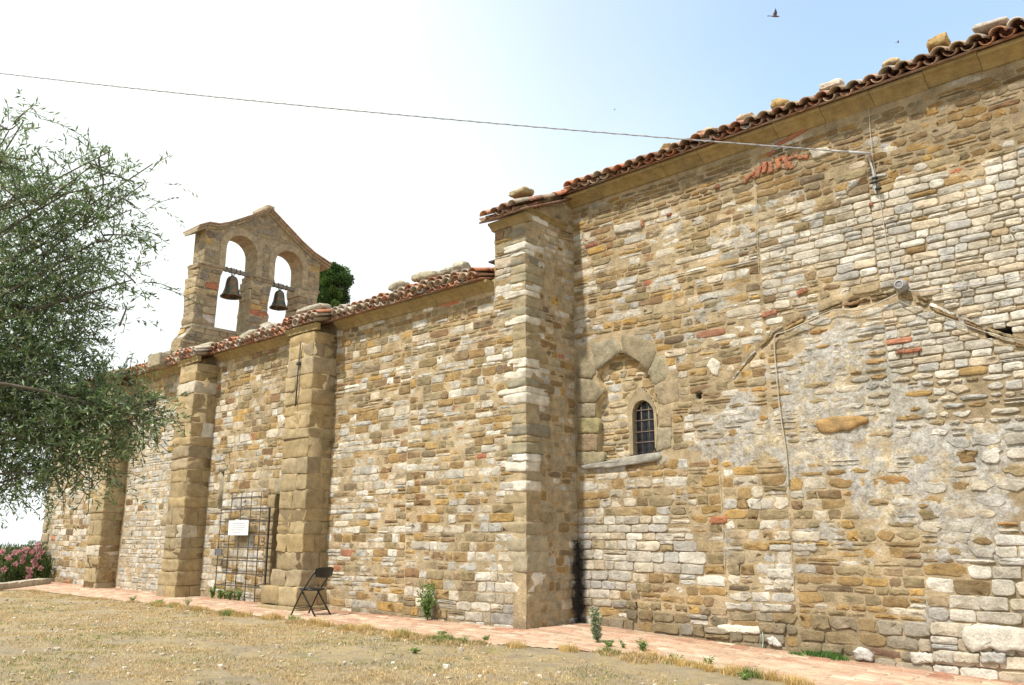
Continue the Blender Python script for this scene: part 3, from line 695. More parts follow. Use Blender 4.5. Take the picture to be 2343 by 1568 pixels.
# ---- cornices
CORN = (.29, .215, .10)
def cornice(a, b, nvec, zt, name, out=.26, drop=.21, step=.62):
    """sloping stone cornice along a->b (2-D), projecting along nvec"""
    mb = MB(); a = np.array(a, float); b = np.array(b, float); L_ = np.linalg.norm(b - a); d = (b - a) / L_; nv = np.array(nvec, float)
    s = 0
    while s < L_ - .01:
        l = min(step * rng.uniform(.8, 1.25), L_ - s)
        if L_ - s - l < .15: l = L_ - s
        prof = [(0.02, zt - drop), (out * .35, zt - drop * .72), (out * .72, zt - drop * .42), (out * .98, zt - drop * .30), (out, zt - .03), (out, zt), (-.06, zt), (-.06, zt - drop)]
        j = rng.normal(0, .004); c = np.array(CORN) * (1 + rng.normal(0, .06))
        P0 = [np.array([*(a + d * (s + .003) + nv * (o + j)), z + j]) for o, z in prof]
        prism(mb, P0, np.array([*(d * (l - .006)), 0]), c); s += l
    return mb.build(name, M_BLK, church, smooth=False)
jogs = [(-23.5, -22.52, 9.24), (-19.1, -18.1, 9.20), (-14.46, -13.38, 9.20)]
xs = LX
for (a, b, yf) in jogs + [(CX + 0, None, None)]:
    if b is None: cornice((xs, NY), (PX0 + .0, NY), (0, -1), EN, 'cornice', out=.20, drop=.17); break
    cornice((xs, NY), (a, NY), (0, -1), EN, 'cornice', out=.20, drop=.17); cornice((a, yf), (b, yf), (0, -1), EN - .09, 'cornice', out=.05, drop=.13); xs = b
e_pt = OR + UR * e
cornice((CX - .02, RY), (e_pt[0], e_pt[1]), (NR[0], NR[1]), ER, 'cornice', out=.22, drop=.17)
cornice((PX0 - .05, NY), (CX + .1, NY), (0, -1), EP - .01, 'cornice', out=.12, drop=.12)
cornice((CX, NY - .1), (CX, RY - .2), (1, 0), EP + .12, 'cornice', out=.08, drop=.1)

# ---- tiled roofs (rows of barrel tiles, real half-round shells)
TILE = [(.34,.135,.075),(.38,.16,.09),(.30,.13,.08),(.36,.19,.12),(.33,.22,.16),(.25,.12,.08),(.42,.20,.12)]
def tile(mb, c, d, s, up, w0, w1, l, concave, col):
    """half-round shell: starts at c, runs along s for l; d = across, up = normal"""
    k = 7; V = []
    for (t, wd, dz) in ((0, w0, 0), (l, w1, 0)):
        for th in (1.0, .84):
            for j in range(k):
                a = math.pi * j / (k - 1); sgn = -1 if concave else 1
                V.append(c + s * t + d * (math.cos(a) * wd * th) + up * (sgn * math.sin(a) * wd * th * .85))
    F = []
    for j in range(k - 1):
        F += [(j, j + 1, 2 * k + j + 1, 2 * k + j), (k + j + 1, k + j, 3 * k + j, 3 * k + j + 1), (j + 1, j, k + j, k + j + 1), (2 * k + j, 2 * k + j + 1, 3 * k + j + 1, 3 * k + j)]
    F += [(0, 2 * k, 3 * k, k), (k - 1, 2 * k - 1, 4 * k - 1, 3 * k - 1)]
    mb.add(V, F, col)
def roof(name, o, d, s2, pitch, length, run, offs=None, per=.21, grey=.15, label=None, rows_full=7):
    """o = eave start (3-D), d = along eave, s2 = horizontal up-slope direction"""
    mb = MB(); d = np.array(d, float); s = np.array([*(np.array(s2[:2]) * math.cos(R(pitch))), math.sin(R(pitch))]); up = np.cross(d, s); up = up if up[2] > 0 else -up
    n = int(length / per); tl = .40
    rows = int(run / math.cos(R(pitch)) / tl) + 1
    for i in range(n):
        x = (i + .5) * per; e0 = offs(o + d * x) if offs else 0.0
        sag = .025 * (fbm(x * .8, 1.0, 91) - .5) * 2
        for cc in (0, 1):
            r0 = -int(round(e0 / tl)) if e0 else 0
            k = 0; t = -e0
            while t < min(run / math.cos(R(pitch)), rows_full * tl):
                jl = rng.normal(0, .012) if k == 0 else 0; w = .098
                col = np.array(pick(TILE)); 
                if rng.random() < grey: col = np.array(pick([(.42,.36,.31),(.36,.30,.24),(.45,.40,.36)]))
                col = col * (1 + rng.normal(0, .16))
                c = np.array(o) + d * (x + (per / 2 if cc else 0) + rng.normal(0, .010)) + s * (t - (.03 if cc else 0) + jl) + up * ((.075 if cc else .058) + sag + rng.normal(0, .008) + .012)
                ss = s + up * .03 + d * rng.normal(0, .02); ss = ss / np.linalg.norm(ss)
                tile(mb, c, d, ss, up, w * 1.02 if cc else w * .86, w * .84 if cc else w * 1.0, tl + .06, cc == 0, np.clip(col, 0, .8)); t += tl; k += 1
    o3 = np.array(o)
    sl = run / math.cos(R(pitch))
    prism(mb, [o3 + s * .02 - up * .02, o3 + d * length + s * .02 - up * .02, o3 + d * length + s * sl - up * .02, o3 + s * sl - up * .02], up * .03, (.20, .10, .06))
    if sl > rows_full * tl:
        prism(mb, [o3 + s * rows_full * tl, o3 + d * length + s * rows_full * tl, o3 + d * length + s * sl, o3 + s * sl], up * .10, (.34, .16, .10))
    return mb.build(name, M_TILE, church)
TILE += [(.27,.17,.12),(.40,.30,.22),(.30,.20,.14)]
def jog(p):
    for (a, b, yf) in jogs:
        if a - .05 < p[0] < b + .05: return .36
    return 0
roof('eave_tiles', (LX - .15, NY - .30, EN), (1, 0, 0), (0, 1), 13, PX0 - LX + .10, .38, offs=jog, per=.20, grey=.3, rows_full=1)
rn = roof('nave_roof', (LX - .15, NY - .27, EN + .075), (1, 0, 0), (0, 1), 13, PX0 - LX + .10, 4.2, offs=jog, per=.20, grey=.42, rows_full=5)
tag(rn, 'low pitched nave roof of weathered greyish pink barrel tiles')
rp = roof('pier_roof', (PX0 - .16, NY - .24, EP), (1, 0, 0), (0, 1), 24, CX - PX0 + .30, 1.6, per=.21, grey=.1)
oR = OR + NR * .30 + np.array([0, 0, ER])
rc = roof('choir_roof', oR + UR * .0, UR, (-NR[0], -NR[1]), 24.5, e, 4.6, per=.215, grey=.08)
tag(rc, 'steeper choir roof of red brown barrel tiles')
# back slopes and hidden walls, so that the building is closed
mb = MB()
box(mb, (LX, NY + .02, 5.3), (PX0, NY + .5, 5.55), MORT); 
zr = EN + 4.52 * math.tan(R(13))
prism(mb, [(LX, 13.9, zr), (LX, 18.1, EN), (LX, 18.1, EN - .08), (LX, 13.9, zr - .08)], (PX0 - LX, 0, 0), (.34, .16, .10))
zc = ER + 4.9 * math.tan(R(24.5))
prism(mb, [(CX, 15.4, zc), (CX, 20.2, ER), (CX, 20.2, ER - .08), (CX, 15.4, zc - .08)], (e, 0, 0), (.34, .16, .10))
mb.build('rear_roof', M_TILE, church, smooth=False)
mb = MB()
prism(mb, [(LX + .01, NY + .05, -.3), (LX + .01, 18, -.3), (LX + .01, 18, EN - .02), (LX + .01, 13.9, zr - .05), (LX + .01, NY + .05, EN - .2)], (.4, 0, 0), (.36, .30, .22))
box(mb, (LX + .4, 17.6, -.3), (PX0, 18.0, EN - .1), (.36, .30, .22))
prism(mb, [(CX + .08, RY + .1, 5), (CX + .08, 20, 5), (CX + .08, 20, ER - .15), (CX + .08, 15.4, zc - .3), (CX + .08, RY + .1, ER - .2)], (.4, 0, 0), (.36, .30, .22)); box(mb, (PX0, NY + 3, -.3), (PX0 + .3, 20, 6.3), (.36,.30,.22))
box(mb, (PX0 + .4, 19.6, -.3), (CX + e, 20.0, ER - .15), (.36, .30, .22))
prism(mb, [(CX + e - .4, RY + .1, -.5), (CX + e - .4, 20, -.5), (CX + e - .4, 20, ER - .1), (CX + e - .4, 15.4, zc - .1), (CX + e - .4, RY + .1, ER - .1)], (.39, 0, 0), (.36, .30, .22))
mb.build('rear_wall', M_MAS, church, smooth=False)

# ---- bell gable standing across the nave
BX, BT = -20.3, .60
def arch(y0, y1, zs, zb, k=14):
    r = (y1 - y0) / 2; c = (y0 + y1) / 2
    return [(y0, zb)] + [(c - r * math.cos(math.pi * i / k), zs + r * math.sin(math.pi * i / k)) for i in range(k + 1)] + [(y1, zb)]
A1 = (10.83, 11.78, 9.10); A2 = (12.37, 13.32, 9.05)
O1 = [(10.66, 6.78), (10.68, 7.7), (10.72, 8.25), (10.83, 8.5)] + arch(*A1, 8.5)[1:-1] + [(11.78, 8.5), (11.68, 8.2), (11.66, 7.7), (11.62, 6.76)]
O2 = [(12.24, 6.78), (12.24, 7.8), (12.30, 8.2), (12.37, 8.48)] + arch(*A2, 8.5)[1:-1] + [(13.32, 8.5), (13.25, 8.4), (13.22, 8.0), (13.2, 6.78)]
OUTL = [(9.72, 5.3), (9.80, 6.35), (9.98, 6.6), (10.08, 6.8), (10.05, 7.6), (10.12, 8.3), (10.20, 8.6), (10.20, 9.50), (10.5, 9.60), (10.78, 9.74), (12.06, 10.50), (13.2, 9.80), (13.6, 9.58), (13.92, 9.48), (13.92, 8.5), (13.86, 8.1), (13.84, 7.0), (14.1, 6.5), (14.2, 5.3)]
gable = MB()
# solid core: piers, sill wall and the arched head, each extruded through the thickness
def ext(poly, x0=BX - BT, x1=BX, col=(.30, .24, .15)): prism(gable, [(x1, y, z) for y, z in poly], (x0 - x1, 0, 0), col)
ext([(9.74, 5.2), (9.82, 6.35), (10.0, 6.6), (10.10, 6.77), (13.9, 6.77), (14.1, 6.5), (14.2, 5.2)])
for q in ([(10.08, 6.77), (10.67, 6.77), (10.69, 7.7), (10.73, 8.25), (10.82, 8.5), (10.2, 8.5), (10.12, 8.3), (10.06, 7.6)], [(11.63, 6.77), (12.23, 6.77), (12.23, 7.8), (12.29, 8.2), (12.36, 8.5), (11.79, 8.5), (11.69, 8.2), (11.67, 7.7)], [(13.21, 6.77), (13.84, 6.77), (13.85, 8.1), (13.92, 8.5), (13.33, 8.5), (13.26, 8.4), (13.23, 8.0)]):
    ext(q)
ext([(10.2, 8.5), (10.82, 8.5)] + arch(10.82, 11.79, 9.10, 8.5)[1:-1] + [(11.79, 8.5), (12.36, 8.5)] + arch(12.36, 13.33, 9.05, 8.5)[1:-1] + [(13.33, 8.5), (13.92, 8.5)] + OUTL[13:6:-1])
FRB = ((BX, 0, 0), np.array([0, 1., 0]), EZv, np.array([1., 0, 0]), None)
def in1(y, z, g=0):   # voussoir rings of the two arches
    r = False
    for (a, b, zs) in (A1, A2):
        c = (a + b) / 2; rr = (b - a) / 2; r = r | ((np.hypot(y - c, z - zs) < rr + g) & (z >= zs)) | ((np.abs(y - c) < rr + g * 1.0) & (z < zs) & (z > 8.55))
    return r
def avb(u, v): return inpoly(u, v, OUTL) & ~inpoly(u, v, O1) & ~inpoly(u, v, O2) & ~in1(np.asarray(u), np.asarray(v), .19)
def stb(u, v, w, h):
    c = pick([(.29,.22,.13),(.25,.20,.13),(.31,.25,.16),(.23,.19,.14),(.33,.27,.18),(.21,.18,.14)]) if rng.random() > .10 else pick([(.42,.38,.33),BRICK[0],(.16,.12,.09),(.38,.25,.10)])
    return dict(c=c, d=rng.uniform(.004, .035) if v < 8.5 else rng.uniform(0, .014), irr=.07, p=rng.uniform(3, 5), gap=.014, split=.08)
stone_batch(gable, fillrows(avb, [(9.7, 14.2, .13, .26, .2, .42)], 5.3, 10.5, stb), FRB)
FRL = ((BX - BT, 10.2, 0), np.array([1., 0, 0]), EZv, np.array([0, -1., 0]), lambda U, V, Z: (U, V, Z - np.interp(V, [5.3, 6.35, 6.6, 6.8, 7.6, 8.3, 8.6, 9.5], [-.46, -.38, -.2, -.11, -.14, -.08, 0, 0])))
stone_batch(gable, fillrows(lambda u, v: (u > 0) & (u < BT) & (v < 9.5), [(0, BT, .13, .26, .2, .4)], 5.4, 9.5, stb), FRL)
for (y0, y1) in ((11.72, 12.24), (13.24, 13.86), (10.1, 10.66)):      # rough masonry blocks give the worn pier edges
    z = 6.8
    while z < 8.48:
        h = min(rng.uniform(.18, .32), 8.52 - z)
        block(gable, (BX - BT / 2, (y0 + y1) / 2 - .02 + rng.normal(0, .012), z + h / 2), (BT + rng.uniform(-.02, .05), y1 - y0 + rng.uniform(.04, .12), h - .008), pick([(.30,.23,.14),(.26,.20,.13),(.33,.27,.18),(.35,.27,.15)]), .02, .16); z += h
for (a, b, zs) in (A1, A2):                        # smooth dressed arch rings and upper jambs, slightly proud on both faces
    c = (a + b) / 2; r = (b - a) / 2
    prev = None; angs = [math.pi * i / 12 for i in range(13)]
    for i in range(12):
        t0, t1 = angs[i] + .002, angs[i + 1] - .002
        q = [(c - r * math.cos(t0), zs + r * math.sin(t0)), (c - r * math.cos(t1), zs + r * math.sin(t1)), (c - (r + .2) * math.cos(t1), zs + (r + .2) * math.sin(t1)), (c - (r + .2) * math.cos(t0), zs + (r + .2) * math.sin(t0))]
        prism(gable, [(BX + .02, y, z) for y, z in q], (-BT - .04, 0, 0), np.array((.33, .265, .175)) * (1 + rng.normal(0, .035)))
    for (p, q) in ((a - .18, a), (b, b + .18)):
        z = 8.53
        while z < zs - .02:
            h = min(.29, zs - z); box(gable, (BX - BT - .02, p, z), (BX + .02, q, z + h - .003), np.array((.34, .275, .18)) * (1 + rng.normal(0, .05))); z += h
for (p, q) in ((10.10, 10.84), (11.70, 12.40), (13.26, 13.97)):
    block(gable, (BX - BT / 2, (p + q) / 2, 8.50), (BT + .10, q - p, .07), (.27, .22, .15), .008, .2)
block(gable, (BX - BT / 2, 11.95, 6.75), (BT + .08, 3.9, .10), (.29, .25, .18), .01, .12)
for yy, zz in ((9.3, 5.62), (9.55, 5.7)): block(gable, (BX - .3, yy + .2, zz + .1), (.7, .5, .35), (.30,.26,.19), .02, .2)
bg_o = gable.build('bell_gable', M_MAS, church, smooth=False)
tag(bg_o, 'twin arched bell gable rising above the nave roof')
cop = MB()
top = [(9.92, 9.44), (10.2, 9.60), (10.5, 9.64), (10.80, 9.78), (12.06, 10.56), (13.15, 9.86), (13.6, 9.62), (14.22, 9.42)]
for i in range(len(top) - 1):
    (y0, z0), (y1, z1) = top[i], top[i + 1]; n_ = max(1, int(math.hypot(y1 - y0, z1 - z0) / .26))
    for j in range(n_):
        a = np.array([y0, z0]) + np.array([y1 - y0, z1 - z0]) * j / n_; b = np.array([y0, z0]) + np.array([y1 - y0, z1 - z0]) * (j + 1.04) / n_
        for (ov, z_, th, c) in ((.05, -.10, .07, (.34,.28,.19)), (.12, -.03, .045, (.40,.34,.25)), (.17, .015, .035, (.36,.22,.15))):
            jz = rng.normal(0, .004)
            prism(cop, [(BX + ov, a[0], a[1] + z_ + jz), (BX + ov, b[0], b[1] + z_ + jz), (BX + ov, b[0], b[1] + z_ + th), (BX + ov, a[0], a[1] + z_ + th)], (-BT - 2 * ov, 0, 0), np.array(c) * (1 + rng.normal(0, .1)))
block(cop, (BX - BT / 2, 12.06, 10.63), (BT + .3, .26, .14), (.36,.30,.22), .02, .4)
cop.build('gable_coping', M_BLK, bg_o, smooth=False)

# ---- iron tie rod on the widest buttress
m = MB(); y = 9.165
p0, p1 = onY(688, 782, y), onY(676, 930, y); tube(m, [p0, (p0 + p1) / 2 + np.array([0, -.01, 0]), p1], .016, (.05, .045, .04)); k = onY(683, 832, y); block(m, k, (.09, .06, .07), (.04, .035, .03), .004, .6)
tag(m.build('tie_rod', M_IRON, church), 'thin rusty iron anchor bar')

# ---- open iron gate folded back against the wall
gate = MB(); gy = NY - .13; ic = (.055, .047, .042)
box(gate, (-15.375, gy - .015, .05), (-15.33, gy + .015, 1.92), ic)
g = gate.build('iron_gate', M_IRON, church, smooth=False); tag(g, 'open grid gate of thin dark iron bars folded back beside the doorway')
for x, zb, zt in ((-17.3, .10, 2.02), (-16.88, .02, 2.27), (-16.48, .02, 2.27), (-16.08, .02, 2.27), (-15.70, .02, 2.24)):
    m = MB(); tube(m, [(x, gy, zb), (x + .005, gy, zt)], .0105, ic); m.build('upright_bar', M_IRON, g)
for z, a, b in ((2.15, -16.88, -15.70), (1.90, -17.32, -15.35), (1.64, -17.32, -15.35), (1.37, -17.32, -15.35), (1.10, -17.32, -15.35), (.83, -17.32, -15.35), (.57, -17.32, -15.35), (.31, -17.32, -15.35)):
    m = MB(); box(m, (a, gy - .024, z - .012), (b, gy - .012, z + .012), ic); m.build('cross_bar', M_IRON, g, smooth=False)
m = MB(); box(m, (-17.35, gy - .05, .92), (-17.06, gy - .026, 1.06), (.11, .11, .115)); box(m, (-17.33, gy - .054, .94), (-17.29, gy - .05, .98), (.05,.05,.05)); m.build('lock_plate', M_IRON, g, smooth=False)

# ============================================================ THINGS ON AND AROUND THE CHURCH
sg = thing('notice_sign', (-16.45, gy - .03, 1.5), 'white rectangular notice board with faint lines of print fixed on the iron gate', 'sign')
m = MB(); box(m, (-16.86, gy - .042, 1.355), (-16.06, gy - .032, 1.665), (.72, .72, .74)); m.build('board', M_FLAT, sg, smooth=False)
for k, (z, a, b) in enumerate([(1.60, .16, .66), (1.555, .10, .72), (1.515, .12, .70), (1.48, .08, .60), (1.445, .10, .68), (1.41, .2, .5)]):
    m = MB(); box(m, (-16.86 + a, gy - .0445, z - .005), (-16.86 + b, gy - .043, z + (.005 if k else .009)), (.30, .30, .36)); m.build('print_line', M_FLAT, sg, smooth=False)

def bell(cy, zm, zt, rm, zy, nm, label):
    x = BX - BT / 2 + .08; t = thing('church_bell', (x, cy, zm), label, 'bell', 'bells in the bell gable')
    h = zt - zm
    m = MB(); prof = [(rm * .84, .02), (rm, 0), (rm * 1.0, .02), (rm * .86, h * .10), (rm * .72, h * .24), (rm * .62, h * .45), (rm * .56, h * .70), (rm * .50, h * .84), (rm * .36, h * .94), (rm * .2, h * .98), (0.001, h)]
    lathe(m, prof, (x, cy, zm), (.1, .1, .08), 28); lathe(m, [(rm * .9, .01), (rm * .5, h * .6), (.001, h * .85)], (x, cy, zm), (.1,.1,.08), 20); m.build('bell_body', M_BRZ, t)
    m = MB(); tube(m, [(x, cy, zm + h * .6), (x, cy, zm - .03)], .014, (.05,.045,.04)); block(m, (x, cy, zm - .03), (.06, .06, .09), (.05,.045,.04), .003, .8); m.build('clapper', M_IRON, t)
    m = MB()
    for a in (-.05, 0, .05): tube(m, [(x, cy + a * .5, zt - .02), (x, cy + a, zt + .07), (x, cy + a * .8, zy + .09)], .014, (.05, .06, .055))
    m.build('crown_loop', M_IRON, t)
    m = MB(); w = .50
    block(m, (x, cy, zy), (.09, 2 * w, .11), (.20, .185, .165), .006, .1)
    tb = m.build('headstock', M_BLK, t)
    for a in (-.22, -.09, .07, .2):
        m = MB(); box(m, (x - .052, cy + a, zy - .065), (x + .052, cy + a + .022, zy + .075), (.05, .045, .04)); m.build('iron_strap', M_IRON, t, smooth=False)
bell(11.20, 7.80, 8.42, .295, 8.56, 0, 'larger green brown bronze bell hanging in the left arch of the bell gable')
bell(12.72, 7.79, 8.34, .265, 8.46, 1, 'smaller dark bronze bell hanging in the right arch of the bell gable')

# ---- folding chair
def chair():
    c0 = onground(711, 1409) + np.array([0, 0, .01]); fa = np.array([-.97, -.25, 0]); fa /= np.linalg.norm(fa); sa = np.array([-fa[1], fa[0], 0])   # fa: facing, sa: side
    t = thing('folding_chair', tuple(c0), 'black folding metal chair standing on the brick path in front of the widest buttress', 'chair')
    P = lambda f, s, z: c0 + fa * f + sa * s + np.array([0, 0, z]); K = (.012,) * 3
    m = MB(); hs = .215
    s = MB()
    pts = [P(.21, -hs * .95, .46), P(.21, hs * .95, .46), P(-.19, hs, .445), P(-.19, -hs, .445)]
    pts = [p for p in smoothpath(pts + pts[:1], 2)[:-1]]
    prism(s, pts, (0, 0, -.028), K); s.build('seat', M_BLACK, t)
    b = MB(); V = []
    for j in range(9):
        a = -1 + 2 * j / 8; bow = .035 * (1 - a * a)
        for (z, d) in ((.63, 0), (.65, .008), (.73, .014), (.80, .005), (.815, -.004), (.80, -.016), (.73, -.01), (.65, -.014), (.63, -.008)):
            zz = z - (.02 * a ** 4 if z > .78 else 0) + (.03 * (1 - a ** 2) - .03 if z < .67 else 0) * -1
            V.append(P(-.235 - .12 * (z - .66) + d - bow, a * (hs + .012), zz))
    b.add(V, [(j * 9 + k, j * 9 + (k + 1) % 9, (j + 1) * 9 + (k + 1) % 9, (j + 1) * 9 + k) for j in range(8) for k in range(9)] + [tuple(range(9)), tuple(range(80, 71, -1))], K)
    b.build('backrest', M_BLACK, t)
    for sg_ in (-1, 1):
        m = MB(); tube(m, [P(.25, sg_ * (hs + .012), .0), P(.06, sg_ * (hs + .012), .36), P(-.12, sg_ * (hs + .012), .60), P(-.245, sg_ * (hs + .012), .76)], .0145, K, 8); m.build('front_leg', M_BLACK, t)
        m = MB(); tube(m, [P(-.27, sg_ * (hs - .016), 0), P(.0, sg_ * (hs - .016), .34), P(.08, sg_ * (hs - .016), .44)], .0145, K, 8); m.build('rear_leg', M_BLACK, t)
    m = MB(); tube(m, [P(.19, -hs, .12), P(.19, hs, .12)], .008, K); m.build('stretcher', M_BLACK, t)
    m = MB(); tube(m, [P(-.21, -hs + .02, .09), P(-.21, hs - .02, .09)], .008, K); m.build('stretcher', M_BLACK, t)
chair()

# ---- stones weighing down the tiles
def roofstone(x, y, Yp, size, col, label, n=1, mats=M_LICH, plane='Y', rot=0, flat=1.0):
    size = (size[0], size[1], size[2] * .85); p = onY(x, y, Yp) - np.array([0, 0, .01 if Yp > 10 else -.06])
    m = MB(); a = R(rot); Rm = np.array([[math.cos(a), 0, math.sin(a)], [0, 1, 0], [-math.sin(a), 0, math.cos(a)]])
    block(m, (0, 0, 0), size, col, min(size) * .22, .45, rot=Rm)
    if n > 1:
        block(m, (size[0] * .22, .02, size[2] * .35), np.array(size) * .55, np.array(col) * .8, min(size) * .15, .5)
    o = m.build('roof_stone', mats); o.location = p
    tag(o, label, 'stone', 'loose stones weighing down the roof tiles')
GL, OL, WL = (.36, .33, .26), (.33, .215, .09), (.44, .37, .29)
for a in [
 (1192, 452, 9.95, (.38, .3, .13), (.34, .27, .15), 'ochre lichened stone on the tiles above the corner pier'),
 (1318, 424, 10.95, (.42, .25, .10), WL, 'flat pale stone at the lower left end of the choir roof edge'),
 (1462, 371, 10.95, (.26, .25, .09), WL, 'small flat whitish stone on the choir roof edge, second from its lower left end'),
 (1531, 343, 10.95, (.22, .25, .15), OL, 'small pointed orange stone on the choir roof edge, just left of the crossing cable'),
 (1619, 308, 10.95, (.34, .25, .17), (.46, .34, .22), 'squared whitish orange stone on the choir roof edge where the overhead cable passes'),
 (1710, 273, 10.95, (.28, .25, .13), (.45, .33, .22), 'low white and rust stone on the choir roof edge, between cable and orange block'),
 (1787, 241, 10.95, (.25, .25, .17), (.36, .235, .085), 'bright orange lichened block on the choir roof edge'),
 (1903, 198, 10.95, (.30, .25, .12), (.50, .42, .35), 'whitish stone on the choir roof edge above the thin vertical wire'),
 (2040, 147, 10.95, (.22, .25, .10), (.46, .36, .22), 'small pale stone among the upper tiles of the choir roof edge'),
 (2148, 100, 10.95, (.24, .25, .16), (.36, .235, .09), 'rounded orange stone high on the choir roof edge, below the top right corner'),
 (2268, 62, 10.95, (.40, .3, .08), (.45, .40, .36), 'long flat pale stone nearest the upper right end of the choir roof'),
 (912, 663, 9.60, (.38, .24, .12), GL, 'small blocky grey stone on the nave roof, left of the long slab'),
 (978, 641, 9.62, (.64, .3, .16), (.33, .29, .21), 'long grey brown slab on the nave roof, largest near the choir'),
 (1025, 632, 9.62, (.30, .25, .13), GL, 'grey stone on the nave roof between the long slab and the pale lump'),
 (1055, 622, 9.62, (.34, .25, .19), (.40, .37, .31), 'pale lumpy stone on the nave roof nearest to the choir'),
 (718, 716, 9.50, (.98, .3, .13), (.36, .33, .27), 'long flat grey stone on the nave roof beside the right foot of the bell gable'),
 (620, 756, 9.60, (.55, .3, .22), (.42, .40, .35), 'pale boulder on the nave roof below the right arch of the bell gable'),
 (575, 773, 9.55, (.72, .3, .12), (.34, .31, .24), 'grey slab on the nave roof below the middle pier of the bell gable'),
 (472, 800, 9.55, (.85, .3, .15), (.36, .33, .25), 'flat grey stone on the nave roof in front of the bell gable base'),
 (420, 812, 9.60, (.7, .3, .10), (.40, .34, .24), 'thin tan slab on the nave roof at the left foot of the bell gable'),
 (268, 862, 9.60, (1.1, .3, .12), (.40, .38, .33), 'flat grey stone at the far left end of the nave roof')]:
    roofstone(*a[:5], a[5], rot=rng.uniform(-6, 6) - (12 if a[0] > 1200 else 6) * 0, n=1)

# ---- cables and fittings
def cable(name, pts, r, col, label, r2=None, it=2, cat='cable'):
    m = MB(); tube(m, smoothpath(pts, it), r, col, 6, r2=r2); o = m.build(name, M_CABLE); return tag(o, label, cat)
GC = (.30, .30, .32)
Aw = onplane(1992, 352, OR + NR * .12, NR); Bw = atd(-260, 136, 22.0)
n = 26; pts = []
for i in range(n + 1):
    t = i / n; p = Aw * (1 - t) + Bw * t; p = p + np.array([0, 0, -.12 * 4 * t * (1 - t)]) ; pts.append(p)
mid = proj(pts[8])
tw = thing('overhead_cable', tuple(Aw), 'long twisted grey overhead cable running from the choir wall across the sky', 'cable')
m = MB(); tube(m, pts, .009, GC); m.build('cable_core', M_CABLE, tw)
m = MB(); P = resample(pts, 700); 
hel = np.array([[0, math.sin(i * .55) * .008, math.cos(i * .55) * .008] for i in range(700)]); tube(m, P + hel, .006, (.22, .22, .25), 5); m.build('cable_strand', M_CABLE, tw)
m = MB(); d = (pts[1] - pts[0]) / np.linalg.norm(pts[1] - pts[0]); tube(m, [Aw, Aw + d * .28], .020, (.40, .40, .42), 8); tube(m, [Aw + d * .3, Aw + d * .5], .015, (.38,.38,.40), 8); m.build('anchor_sleeve', M_CABLE, tw)
WR = lambda x, y, o=.06: onplane(x, y, OR + NR * o, NR)
bd = thing('cable_bundle', tuple(WR(2000, 400)), 'short loose bundle of grey cables hanging below the cable anchor on the choir wall', 'cable')
m = MB()
for k in range(5):
    j = lambda s=3: rng.normal(0, s)
    tube(m, smoothpath([WR(1985, 356, .1), WR(1990 + j(1), 372, .08), WR(1996 + j(1.5), 392, .07), WR(2001 + j(2), 412, .06), WR(2000 + j(5), 428, .06), WR(2006 + j(7), 440 + j(4), .05)], 2), .010, np.array((.42, .41, .44)) * rng.uniform(.8, 1.15))
m.build('cable_strand', M_CABLE, bd)
for (x, y) in ((2001, 408), (1999, 418), (2009, 432)):
    m = MB(); block(m, WR(x, y, .07), (.08, .05, .025), (.02,.02,.02), .003, .5); m.build('cable_tie', M_CABLE, bd)
cable('wall_wire', [WR(1985, 212, .03), WR(1988, 270, .035), WR(1994, 352, .09), WR(2000, 385, .04), WR(2010, 440, .035), WR(2022, 520, .035), WR(2035, 600, .035), WR(2050, 648, .04)], .0045, (.42, .38, .32), 'thin pale wire dropping from the choir eave to the round wall lamp', cat='wire')
cable('wall_cable', [WR(2078, 664, .06), WR(2100, 668, .05), WR(2160, 660, .05), WR(2240, 652, .05), WR(2345, 630, .05), WR(2500, 600, .05)], .007, (.33, .33, .35), 'grey cable running right from the round lamp along the white stones')
cable('wall_cable', [WR(2062, 668, .07), WR(2030, 684, .06), WR(1985, 704, .06), WR(1950, 712, .06), WR(1915, 706, .06), WR(1880, 720, .06), WR(1835, 742, .06), WR(1790, 762, .06), WR(1772, 764, .05), WR(1770, 790, .05), WR(1776, 860, .05), WR(1783, 940, .06), WR(1795, 1010, .06), WR(1801, 1060, .06), WR(1803, 1112, .045)], .009, (.40, .36, .29), 'tan cable following the relieving arch left from the lamp and then down the plaster')
cable('wall_cable', [WR(2050, 685, .06), WR(2080, 700, .06), WR(2150, 722, .06), WR(2230, 752, .07), WR(2290, 772, .06), WR(2345, 780, .06)], .007, (.30, .27, .21), 'drooping brown grey cable along the arch right of the lamp')
cable('drain_tube', [WR(1744, 1446, .05), WR(1746, 1462, .05), WR(1744, 1482, .06)], .006, (.35, .55, .48), 'short thin green tube hanging at the foot of the choir wall', cat='tube')
lp = thing('wall_lamp', tuple(WR(2065, 657, .1)), 'small round grey bulkhead lamp mounted on the white stone wall', 'lamp')
c = WR(2065, 657, .0); m = MB(); V = []; 
ax1, ax2 = UR, EZv
for (r, o) in ((.075, .0), (.085, .05), (.085, .10), (.07, .13), (.035, .145)):
    for k in range(20): V.append(c + ax1 * r * math.cos(k * math.pi / 10) + ax2 * r * math.sin(k * math.pi / 10) + NR * o)
m.add(V, [(r * 20 + k, r * 20 + (k + 1) % 20, (r + 1) * 20 + (k + 1) % 20, (r + 1) * 20 + k) for r in range(4) for k in range(20)] + [tuple(range(80, 100))], (.24, .23, .24)); m.build('housing', M_IRON, lp)
m = MB(); tube(m, [c + NR * .15 + ax1 * .05 * math.cos(k * .4) + ax2 * .05 * math.sin(k * .4) for k in range(17)], .008, (.35, .34, .35)); m.build('rim', M_IRON, lp)

